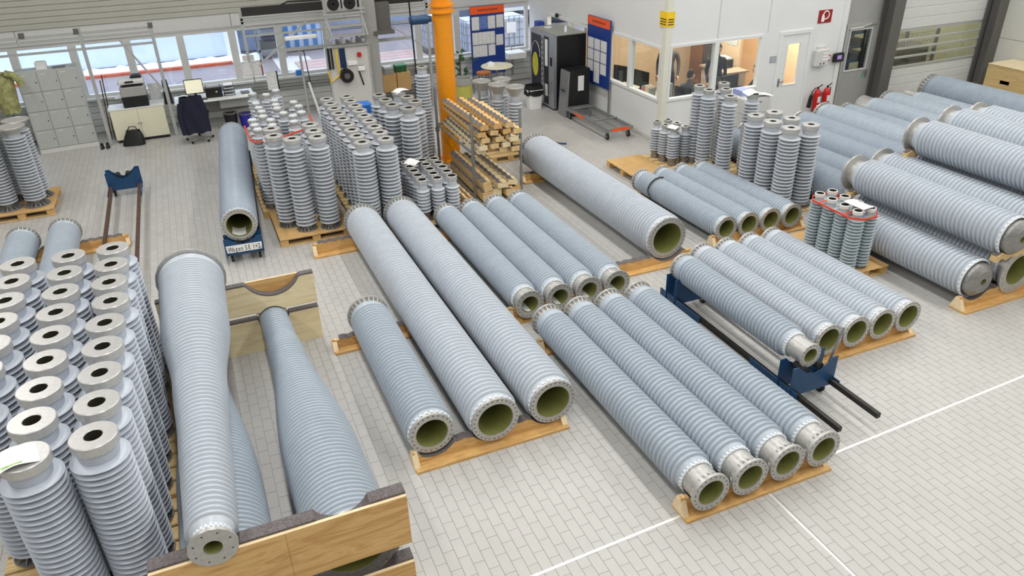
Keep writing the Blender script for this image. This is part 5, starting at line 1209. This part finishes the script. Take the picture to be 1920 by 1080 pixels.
MB().prism([(.02, 0), (.62, 0), (.62, 1.14), (.08, 1.1)], 0, .42, 'y').build('cabinet', m_black, t); MB().prism([(-.03, 0), (.02, 0), (.08, 1.1), (.04, 1.1)], 0, .42, 'y').build('front', mat('vend_silver2', (150, 150, 150), .4, .5), t); B(.3, .46, -.006, 0, .62, .98).build('notice', m_paper, t); B(-.02, .0, .1, .3, .62, .64).build('slot', m_black, t)
t = thing('waste_bin', 'white bin with a black bag before the vending machine', 'bin', (7.93, 17.5, 0)); MB().grid(lambda u, v: ((.17 + .05 * v) * math.copysign(abs(math.cos(2 * PI * u)) ** .45, math.cos(2 * PI * u)), (.14 + .04 * v) * math.copysign(abs(math.sin(2 * PI * u)) ** .45, math.sin(2 * PI * u)), .5 * v), 28, 3, True).build('body', m_paper, t, 60)
MB().grid(lambda u, v: ((.235 + .012 * math.sin(14 * PI * u) - .03 * v) * math.copysign(abs(math.cos(2 * PI * u)) ** .5, math.cos(2 * PI * u)), (.195 - .03 * v) * math.copysign(abs(math.sin(2 * PI * u)) ** .5, math.sin(2 * PI * u)), .36 + .24 * v + .02 * math.sin(10 * PI * u) * (1 - v)), 40, 4, True).build('bag', m_black, t, 60)
# platform trolley
t = thing('platform_trolley', 'low wire platform trolley with orange plates along the office wall', 'trolley', (8.57, 15.26, 0), .0)
MB().box(-.33, .33, -1.04, -.98, .2, .27).box(-.33, .33, .98, 1.04, .2, .27).box(-.33, -.28, -.98, .98, .2, .27).box(.28, .33, -.98, .98, .2, .27).build('frame', m_galv, t)
wr_ = MB()
for k in range(30): wr_.cyl((-.29, -.95 + k * .0655, .255), (.29, -.95 + k * .0655, .255), .004, n=5)
for k in range(9): wr_.cyl((-.24 + k * .06, -.98, .262), (-.24 + k * .06, .98, .262), .004, n=5)
tag(wr_.build('wire_mesh', m_galv, t), kind='stuff')
for y in (-.35, .75): MB().cyl((-.3, y, .29), (.3, y, .29), .018, n=10).build('cross_handle', m_galv, t)
B(-.23, .23, -1.048, -1.04, .205, .265).build('orange_plate', m_osign, t); B(-.338, -.33, .1, .55, .205, .265).build('orange_plate', m_osign, t)
for x in (-.27, .27):
    for y in (-.92, .92): castor(t, x, y, .07)
o = MB().bbox(-.1, .1, -.13, .13, 0, .26, .02).build('towel_dispenser', mat('dispenser_blue', (38, 70, 160), .4)); o.location = (9.06, 19.6, 1.5); tag(o, 'blue towel dispenser on the office wall beside the corner', 'dispenser')
t = thing('wall_camera', 'small black camera on the office wall above the vending machine', 'camera', (9.1, 18.5, 2.0)); MB().bbox(-.08, .0, -.05, .05, 0, .1, .02).build('body', m_black, t); MB().cyl((0, 0, .05), (.07, 0, .05), .015).build('arm', m_galv, t)
# ================================================================== OFFICE CONTENTS
def torus_pts(): pass
def person(label, loc, rz, pose, shirt, pants, hair=True, scale=1.0):
    """one continuous skinned body with face, hands and shoes; head modelled into the same mesh"""
    J, E_, rad, reg = [], [], [], []
    idx = {}
    def j(n, p, r, par=None, rg='shirt'):
        idx[n] = len(J); J.append(Vector(p)); rad.append(r); reg.append(rg)
        if par: E_.append((idx[par], idx[n]))
    P = pose
    j('pelvis', P['pelvis'], .135, None, 'pants'); j('waist', P['waist'], .125, 'pelvis'); j('chest', P['chest'], .15, 'waist'); j('neckb', P['neckb'], .075, 'chest'); j('neck', P['neck'], .052, 'neckb', 'skin'); j('skull', P['neck'] + Vector((0, 0, .06)), .05, 'neck', 'skin')
    for s in ('L', 'R'):
        j('sh' + s, P['sh' + s], .068, 'chest'); j('el' + s, P['el' + s], .046, 'sh' + s); j('wr' + s, P['wr' + s], .03, 'el' + s, 'shirt')
        d = (P['wr' + s] - P['el' + s]).normalized(); side = d.orthogonal().normalized()
        j('pm' + s, P['wr' + s] + d * .06, .03, 'wr' + s, 'skin')
        for k in range(4):
            b = P['wr' + s] + d * .1 + side * (.026 * (k - 1.5) ); j('fa%s%d' % (s, k), b, .011, 'pm' + s, 'skin'); j('fb%s%d' % (s, k), b + d * (.055, .065, .06, .045)[k] + Vector((0, 0, -.012)), .009, 'fa%s%d' % (s, k), 'skin')
        tb = P['wr' + s] + d * .035 + side * .05; j('ta' + s, tb, .012, 'pm' + s, 'skin'); j('tb' + s, tb + d * .045 + side * .012, .009, 'ta' + s, 'skin')
        j('hp' + s, P['hp' + s], .105, 'pelvis', 'pants'); j('kn' + s, P['kn' + s], .068, 'hp' + s, 'pants'); j('an' + s, P['an' + s], .045, 'kn' + s, 'pants'); j('to' + s, P['an' + s] + P['toe'] + Vector((0, 0, -.045)), .036, 'an' + s, 'shoe')
    me = bpy.data.meshes.new('body_skeleton'); me.from_pydata(J, E_, []); tmp = bpy.data.objects.new('tmp_body', me); COL.objects.link(tmp)
    sk = tmp.modifiers.new('skin', 'SKIN'); sk.use_smooth_shade = True
    lay = me.skin_vertices[0].data
    for v, r_ in zip(lay, rad): v.radius = (r_, r_)
    lay[0].use_root = True
    sb = tmp.modifiers.new('sub', 'SUBSURF'); sb.levels = 1
    bpy.context.view_layer.update()
    bm_ = bpy.data.meshes.new_from_object(tmp.evaluated_get(bpy.context.evaluated_depsgraph_get())); bpy.data.objects.remove(tmp)
    vs = [v.co.copy() for v in bm_.vertices]; fs = [tuple(p.vertices) for p in bm_.polygons]
    mats = ['skin', 'shirt', 'pants', 'shoe']; mi = []
    for p in bm_.polygons:
        c = p.center; best, br_ = 1e9, 'shirt'
        for a, b in E_:
            pa, pb = J[a], J[b]; ab = pb - pa; tt = max(0, min(1, (c - pa).dot(ab) / max(1e-9, ab.length_squared))); dd = (pa + ab * tt - c).length - rad[a] * .9
            if dd < best: best, br_ = dd, (reg[b] if tt > .15 else reg[b])
        mi.append(mats.index(br_))
    # head: egg with brow, nose, chin, ears
    hc = P['head']; fr = P['face'].normalized(); lf = Vector((0, 0, 1)).cross(fr).normalized(); n0 = len(vs); nu, nv = 24, 16
    for i in range(nv + 1):
        ph = -PI / 2 + PI * i / nv
        for k in range(nu):
            th = 2 * PI * k / nu; cx, cy, cz = math.cos(ph) * math.cos(th), math.cos(ph) * math.sin(th), math.sin(ph)
            rx = .098 if cx > 0 else .102; q = Vector((cx * rx, cy * .075 * (1 if cz > -.2 else 1 + .35 * (cz + .2)), cz * .122))
            if cx > .9 and -.35 < cz < .12: q.x += .024 * (1 - abs((cz + .12) / .24))
            if cx > .8 and cz < -.6: q.x += .008
            if .12 < cz < .28 and cx > .6: q.x += .005
            if abs(cy) > .93 and abs(cz + .02) < .25: q.y *= 1.16
            vs.append(hc + fr * q.x + lf * q.y + Vector((0, 0, q.z)))
    for i in range(nv):
        for k in range(nu):
            fs.append((n0 + i * nu + k, n0 + i * nu + (k + 1) % nu, n0 + (i + 1) * nu + (k + 1) % nu, n0 + (i + 1) * nu + k)); mi.append(0)
    out = bpy.data.meshes.new('person'); out.from_pydata(vs, [], fs)
    for m_ in (m_skin, shirt, pants, m_black): out.materials.append(m_)
    out.polygons.foreach_set('material_index', mi); out.polygons.foreach_set('use_smooth', [True] * len(fs)); out.update()
    o = bpy.data.objects.new('person', out); COL.objects.link(o); o.location = loc; o.rotation_euler = (0, 0, rz); tag(o, label, 'person')
    def hr(u, v):
        th = 2 * PI * u; ph = PI / 2 - v * PI * (.36 + .26 * (.5 - .5 * math.cos(th)))
        return hc + fr * (.108 * math.cos(ph) * math.cos(th) - .004) + lf * (.085 * math.cos(ph) * math.sin(th)) + Vector((0, 0, .131 * math.sin(ph)))
    MB().grid(hr, 24, 8, True).build('hair', m_hair, o, 60)
    for s in (-1, 1):
        MB().lathe([(.001, -.008), (.006, -.005), (.008, 0), (.001, .004)], 8, 'z', tuple(hc + fr * .094 + lf * (s * .03) + Vector((0, 0, .012)))).build('eye', m_black, o)
    MB().bar(hc + fr * .097 - lf * .022 + Vector((0, 0, -.06)), hc + fr * .097 + lf * .022 + Vector((0, 0, -.06)), .008, .008).build('mouth', mat('lips', (170, 98, 90), .5), o)
    return o
V3 = lambda *a: Vector(a)
def standing(h=1.78, arms=((.12, -.02), (.12, -.02)), lean=0.):
    k = h / 1.78
    p = dict(pelvis=V3(0, 0, .95), waist=V3(lean * .3, 0, 1.1), chest=V3(lean * .7, 0, 1.3), neckb=V3(lean, 0, 1.47), neck=V3(lean + .01, 0, 1.53), head=V3(lean + .03, 0, 1.66), face=V3(1, 0, -.05), toe=V3(.15, 0, 0))
    for s, y, (ax, ay) in (('L', 1, arms[0]), ('R', -1, arms[1])):
        p['sh' + s] = V3(lean * .9, y * .19, 1.42); p['el' + s] = V3(lean * .7 - .02, y * (.25 + ay), 1.14); p['wr' + s] = V3(lean * .7 + ax, y * (.24 + ay), .92)
        p['hp' + s] = V3(0, y * .09, .88); p['kn' + s] = V3(.01, y * .11, .49); p['an' + s] = V3(-.02, y * .12, .085)
    return {a: b * k if a not in ('face',) else b for a, b in p.items()}
def seated():
    p = dict(pelvis=V3(0, 0, .52), waist=V3(-.04, 0, .68), chest=V3(-.08, 0, .88), neckb=V3(-.07, 0, 1.05), neck=V3(-.05, 0, 1.11), head=V3(-.02, 0, 1.235), face=V3(1, 0, .02), toe=V3(.15, 0, 0))
    for s, y in (('L', 1), ('R', -1)):
        p['sh' + s] = V3(-.08, y * .19, .99); p['el' + s] = V3(.1, y * .24, .74); p['wr' + s] = V3(.36, y * .17, .80)
        p['hp' + s] = V3(.06, y * .1, .5); p['kn' + s] = V3(.47, y * .12, .5); p['an' + s] = V3(.45, y * .12, .085)
    return p
def swivel(label, loc, rz, m_=None, tall=False):
    t = thing('swivel_chair', label, 'chair', loc, rz)
    for k in range(5):
        a = 2 * PI * k / 5; MB().bar((0, 0, .08), (.28 * math.cos(a), .28 * math.sin(a), .05), .035, .03).build('foot', m_black, t)
    MB().cyl((0, 0, .08), (0, 0, .4), .028, n=10).build('gas_spring', m_black, t); MB().bbox(-.24, .24, -.24, .24, .36, .42, .03).build('seat', m_black, t)
    z1 = 1.12 if tall else .98
    MB().grid(lambda u, v: (-.25 - .04 * math.cos(PI * (u - .5)) - .05 * v, -.23 + .46 * u, .46 + (z1 - .46) * v), 8, 6).grid(lambda u, v: (-.2 - .04 * math.cos(PI * (u - .5)) - .05 * v, -.23 + .46 * u, .46 + (z1 - .46) * v), 8, 6).build('backrest', m_ or m_black, t, 60)
    MB().bar((-.2, 0, .38), (-.27, 0, .6), .05, .03).build('back_bar', m_black, t)
    return t
swivel('dark swivel chair under the seated person', (10.42, 14.3, 0), .25)
person('seated person in a grey shirt facing right behind the office front window', (10.42, 14.3, -.02), .25, seated(), m_cloth, m_navy)
person('person standing in dark grey clothes behind the office corner post', (10.72, 15.7, 0), -2.2, standing(1.8, ((.1, 0), (.14, 0))), mat('dark_shirt', (66, 62, 62), .9), m_navy)
person('person in a dark suit standing behind the office window mullion', (11.36, 14.66, 0), -1.9, standing(1.76), m_navy, m_black)
swivel('tall dark chair at the right end of the office front window', (12.02, 14.04, 0), 2.6, m_black, True)
person('person in black seated at the right end of the office window', (12.02, 14.04, -.02), 2.6, seated(), m_black, m_black)
def office_desk(label, x0, x1, y0, y1, z=.74, m_=None):
    t = thing('office_desk', label, 'desk', ((x0 + x1) / 2, (y0 + y1) / 2, 0)); a, b = (x1 - x0) / 2, (y1 - y0) / 2
    MB().bbox(-a, a, -b, b, z - .03, z, .006).build('top', m_ or m_ivory, t)
    for sx in (-1, 1):
        for sy in (-1, 1): B(sx * (a - .05) - .025, sx * (a - .05) + .025, sy * (b - .05) - .025, sy * (b - .05) + .025, 0, z - .03).build('leg', m_lgrey, t)
office_desk('office desk along the side windows', 9.3, 9.98, 14.3, 16.4); office_desk('office desk below the front windows', 10.75, 11.65, 13.75, 14.4)
monitor(9.55, 15.9, .74, .5, .36, 'left monitor behind the office side window', -PI / 2 + .4); monitor(9.68, 15.25, .74, .5, .36, 'right monitor behind the office side window', -PI / 2 + .2)
monitor(11.22, 13.95, .74, .52, .36, 'dark monitor seen from behind through the front window', PI + .15)
swivel('dark swivel chair inside the office behind the side window', (10.15, 15.3, 0), PI * .9, None, True)
t = thing('binder_row', 'folders in a grey magazine holder behind the side window', 'folders', (9.62, 14.62, .74), .3)
for k in range(5): B(-.1, .1, k * .055, k * .055 + .045, 0, .2 + .02 * (k % 3)).build('folder', (m_mgrey, m_edge, m_lgrey, m_osign, m_mgrey)[k], t)
o = MB().bbox(-.12, .12, -.15, .15, 0, .34, .01).build('grey_file_box', m_mgrey); o.location = (9.82, 14.45, .74); tag(o, 'grey file box behind the office corner post', 'box')
t = thing('dark_wardrobe', 'dark tall wardrobe with brown side inside the office', 'wardrobe', (12.1, 16.2, 0)); B(-.2, .22, -.25, .25, 0, 2.1).build('body', m_dark, t)
for s in (-1, 1):
    d = B(min(0, s * .19), max(0, s * .19), -.27, -.25, .05, 2.08).build('door', mat('wardrobe_door', (62, 62, 66), .4), t); B(s * .05 - .01, s * .05 + .01, -.29, -.27, 1.0, 1.2).build('handle', m_galv, d)
B(-.22, -.2, -.25, .25, 0, 2.1).build('side_panel', mat('brown_wood', (120, 76, 40), .5), t)
t = thing('side_counter', 'beige office counter carrying a black printer', 'counter', (11.98, 15.22, 0)); B(-.28, .28, -.55, .45, 0, 1.0).build('body', mat('counter_beige', (196, 174, 148), .6), t); B(-.32, .32, -.6, .5, 1.0, 1.04).build('top', mat('counter_top', (170, 150, 128), .5), t)
t = thing('desk_printer', 'black printer with white paper on the beige office counter', 'printer', (11.98, 15.22, 1.04)); MB().bbox(-.18, .18, -.18, .18, 0, .22, .02).build('body', m_black, t); MB().grid(lambda u, v: (-.14 + .28 * u, -.15 + .3 * v, .225 + .03 * v), 4, 4).build('paper', m_paper, t)
t = thing('potted_plant', 'small green plant in the office front window corner', 'plant', (9.45, 13.82, .74))
MB().lathe([(.01, 0), (.06, 0), (.08, .1), (.01, .1)], 16).build('pot', m_mgrey, t, 40)
for k in range(26):
    a = random.uniform(0, 6.28); r_ = random.uniform(.02, .12); z = .1 + random.uniform(0, .2); p = Vector((r_ * math.cos(a), r_ * math.sin(a), z)); d = Vector((math.cos(a), math.sin(a), .5)).normalized(); s_ = d.cross(Vector((0, 0, 1))).normalized() * .025
    MB().add([p, p + d * .05 + s_, p + d * .11, p + d * .05 - s_], [(0, 1, 2), (0, 2, 3)]).build('leaf', m_green, t, fix=False)
t = thing('corner_table', 'small table in the office window corner carrying a plant', 'table', (9.55, 13.95, 0)); B(-.25, .5, -.25, .25, .70, .74).build('top', m_ivory, t); B(-.03, .03, -.03, .03, 0, .7).build('leg', m_lgrey, t)
t = thing('wall_poster', 'pale poster on the office partition wall', 'poster', (12.34, 15.4, 1.5)); B(-.008, 0, -.2, .2, 0, .5).build('sheet', m_print, t)
t = thing('wall_shelf', 'white wall cupboard seen through the glazed white door', 'cupboard', (12.9, 16.9, 1.45)); B(-.4, .4, -.2, .25, 0, .5).build('body', m_white, t); B(-.39, -.01, -.22, -.2, .01, .49).build('door', m_white, t); B(.01, .39, -.22, -.2, .01, .49).build('door', m_white, t)

# ================================================================== ON THE OFFICE FRONT
t = thing('hose_sign', 'red fire hose sign with white symbol on the office wall', 'sign', (13.36, OY, 2.33)); B(-.19, .19, -.012, 0, -.14, .14).build('plate', m_redsign, t)
ar = MB()
pts = [(.02 + .085 * math.cos(R(a)), .03 + .085 * math.sin(R(a))) for a in range(-90, 181, 30)]
ar.tube([(x, -.016, z) for x, z in [(-.02, -.06)] + pts], .012, 6)
ar.build('hose_symbol', m_paper, t)
MB().prism([(-.1, -.11), (-.02, -.11), (-.02, .0), (-.05, .05), (-.09, .05), (-.1, 0)], -.018, -.012, 'y').build('nozzle_symbol', m_paper, t)
t = thing('alarm_panel', 'grey control panel with indicator rows beside the white door', 'panel', (13.38, OY, 1.26)); MB().bbox(-.19, .19, -.13, 0, 0, .36, .02).build('box', m_lgrey, t); B(-.12, .12, -.06, 0, .36, .42).build('conduit_box', m_lgrey, t)
for k in range(3): B(.0, .16, -.134, -.13, .12 + k * .07, .15 + k * .07).build('indicator_row', m_paper, t)
for k in range(2): MB().cyl((-.05 + k * .1, -.14, .05), (-.05 + k * .1, -.13, .05), .02, n=12).build('switch', m_dgrey, t)
o = thing('call_point', 'small red call point beside the grey control panel', 'switch', (13.64, OY, 1.33)); MB().bbox(-.05, .05, -.05, 0, 0, .13, .01).build('box', m_red, o); B(-.03, .03, -.054, -.05, .03, .1).build('label', m_paper, o)
o = thing('time_terminal', 'black time clock terminal on the white corner strip', 'terminal', (13.9, OY - .04, 1.29)); MB().bbox(-.15, .15, -.08, 0, 0, .2, .02).build('casing', m_black, o); B(-.07, .06, -.084, -.08, .06, .15).build('display', mat('lilac_display', (150, 130, 190), .4, emit=.4), o)
o = thing('room_plate', 'small grey plate left of the white door', 'sign', (12.04, OY, 1.45)); B(-.085, .085, -.012, 0, 0, .14).build('plate', m_mgrey, o); B(-.065, .065, -.015, -.012, .02, .12).build('insert', mat('plate_insert', (170, 176, 190), .4), o)
def extinguisher(x, label, horn):
    t = thing('fire_extinguisher', label, 'extinguisher', (x, OY - .13, .2), 0, 'fire extinguishers by the white door')
    MB().lathe([(.01, 0), (.075, 0), (.08, .02), (.08, .42), (.06, .49), (.025, .52), (.01, .52)], 24).build('cylinder', m_red, t, 40); MB().lathe([(.01, 0), (.078, 0), (.082, .03), (.01, .03)], 24).build('foot_ring', m_black, t)
    MB().cyl((0, 0, .52), (0, 0, .57), .02, n=12).bar((-.02, -.03, .57), (.1, -.02, .62), .02, .015).build('valve_handle', m_black, t)
    B(-.04, .045, -.083, -.078, .05, .16).build('label', m_paper, t); B(-.045, .045, -.082, -.078, .22, .36).build('instructions', m_print, t)
    if horn:
        MB().tube([(0, 0, .55), (-.1, -.02, .56), (-.19, -.02, .48), (-.21, -.02, .38)], .012).build('hose', m_black, t); MB().cyl((-.2, -.02, .4), (-.23, -.02, .12), .04, .05, n=16).build('horn', m_black, t)
    else: MB().tube([(0, 0, .55), (.08, -.02, .52), (.09, -.02, .3)], .01).build('hose', m_black, t)
    MB().box(-.06, .06, .07, .13, .35, .4).build('wall_bracket', m_galv, t)
extinguisher(13.40, 'red fire extinguisher with a black horn, left one of two', True); extinguisher(13.68, 'red fire extinguisher without horn, right one of two', False)
t = thing('corner_sign', 'yellow warning sign folded around the office corner', 'sign', (OX - .03, OY - .03, 2.47)); B(0, .18, -.006, 0, 0, .3).build('front_plate', m_yel, t); B(-.006, 0, -.006, .26, 0, .3).build('side_plate', m_yel, t)
for k in range(3):
    B(.02, .16, -.008, -.006, .04 + k * .05, .06 + k * .05).build('text_line', m_dark, t); B(-.008, -.006, .02, .24, .04 + k * .05, .06 + k * .05).build('text_line', m_dark, t)
t = thing('drawer_cabinet', 'white drawer cabinet with papers before the office front', 'cabinet', (10.95, 12.95, 0)); MB().bbox(-.32, .32, -.35, .35, 0, 1.02, .02).build('body', m_lgrey, t)
for k in range(3):
    d = B(-.335, -.32, -.32, .32, .08 + k * .31, .37 + k * .31).build('drawer', m_lgrey, t); B(-.35, -.335, -.08, .08, .3 + k * .31, .32 + k * .31).build('handle', m_galv, d)
for k in range(3):
    d = B(-.3, .3, -.362, -.35, .08 + k * .31, .37 + k * .31).build('drawer', m_lgrey, t); B(-.08, .08, -.375, -.362, .3 + k * .31, .32 + k * .31).build('handle', m_galv, d)
o = MB().bbox(-.14, .14, -.16, .16, 0, .12, .01).build('file_box', mat('file_blue', (150, 164, 214), .5)); o.location = (10.82, 12.98, 1.02); tag(o, 'pale blue file box on the white drawer cabinet', 'box')
o = MB().grid(lambda u, v: (-.2 + .4 * u, -.15 + .3 * v, .03 * math.cos(3 * u)), 8, 3).build('paper_pad', m_paper, None, 60); o.location = (11.13, 12.72, 1.055); tag(o, 'white paper pad on the white drawer cabinet', 'paper')
# ================================================================== RIGHT EDGE
def crate(label, x0, x1, y0, y1, z0, z1, slots, lid):
    t = thing('plywood_crate', label, 'crate', (x0, y0, z0), 0, 'plywood crates by the right wall'); w, d, h = x1 - x0, y1 - y0, z1 - z0
    # side facing the hall has real hand slots
    def side():
        m = MB(); ys = [0]
        zs0, zs1 = h * .16, h * .34
        for a, b in slots: ys += [a, b]
        ys.append(d)
        for k in range(0, len(ys) - 1):
            if k % 2 == 0: m.box(0, .02, ys[k], ys[k + 1], 0, h)
            else: m.box(0, .02, ys[k], ys[k + 1], 0, zs0).box(0, .02, ys[k], ys[k + 1], zs1, h)
        return m
    side().build('side_board', m_crate, t)
    MB().box(w - .02, w, 0, d, 0, h).build('side_board', m_crate, t); MB().box(.02, w - .02, 0, .02, 0, h).build('end_board', m_crate, t); MB().box(.02, w - .02, d - .02, d, 0, h).build('end_board', m_crate, t)
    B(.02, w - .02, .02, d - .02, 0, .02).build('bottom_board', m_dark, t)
    if lid: B(-.01, w + .01, -.01, d + .01, h, h + .015).build('lid', mat('crate_lid', (222, 206, 170), .6, var=.04), t)
crate('upper plywood crate with hand slots by the right wall', 18.0, 18.88, 10.6, 12.7, .47, .95, [(.55, .8), (1.45, 1.7)], True)
crate('lower plywood crate with hand slots by the right wall', 18.0, 18.88, 10.6, 12.7, .0, .468, [(.7, .95), (1.2, 1.45)], False)
t = thing('storage_shelf', 'blue shelf with dark bins in the room behind the grey door', 'shelf', (14.25, 15.2, 0))
for x in (0, 1.15, 2.3):
    for y in (0, .5): B(x - .03, x + .03, y - .03, y + .03, 0, 2.4).build('post', m_blue, t)
for k in range(6): B(0, 2.3, -.02, .5, .35 + k * .36, .40 + k * .36).build('shelf_board', m_blue, t)
for k in range(6):
    for q in range(5):
        if random.random() < .8: B(.06 + q * .45, .42 + q * .45, .02, .45, .402 + k * .36, .402 + k * .36 + random.uniform(.15, .26)).build('bin', random.choice([m_black, m_dark, m_dark, m_dgrey]), t)
t = thing('wire_cage', 'grey wire basket standing behind the gate glazing', 'basket', (16.25, 14.1, 0))
wm = MB()
for k in range(16): wm.cyl((k * .1, 0, .6), (k * .1, 0, 1.55), .006, n=5).cyl((k * .1, .9, .6), (k * .1, .9, 1.55), .006, n=5)
for k in range(10): wm.cyl((0, 0, .6 + k * .105), (1.5, 0, .6 + k * .105), .006, n=5).cyl((0, .9, .6 + k * .105), (1.5, .9, .6 + k * .105), .006, n=5)
tag(wm.build('wire_mesh', m_galv, t), kind='stuff')
B(0, 1.5, 0, .9, .5, .56).build('base', m_dgrey, t)
for x in (0, 1.5):
    for y in (0, .9): B(x - .03, x + .03, y - .03, y + .03, 0, 1.6).build('post', m_galv, t)
B(.1, 1.4, .1, .8, .56, 1.2).build('contents', m_dgrey, t)
bpy.context.view_layer.update()
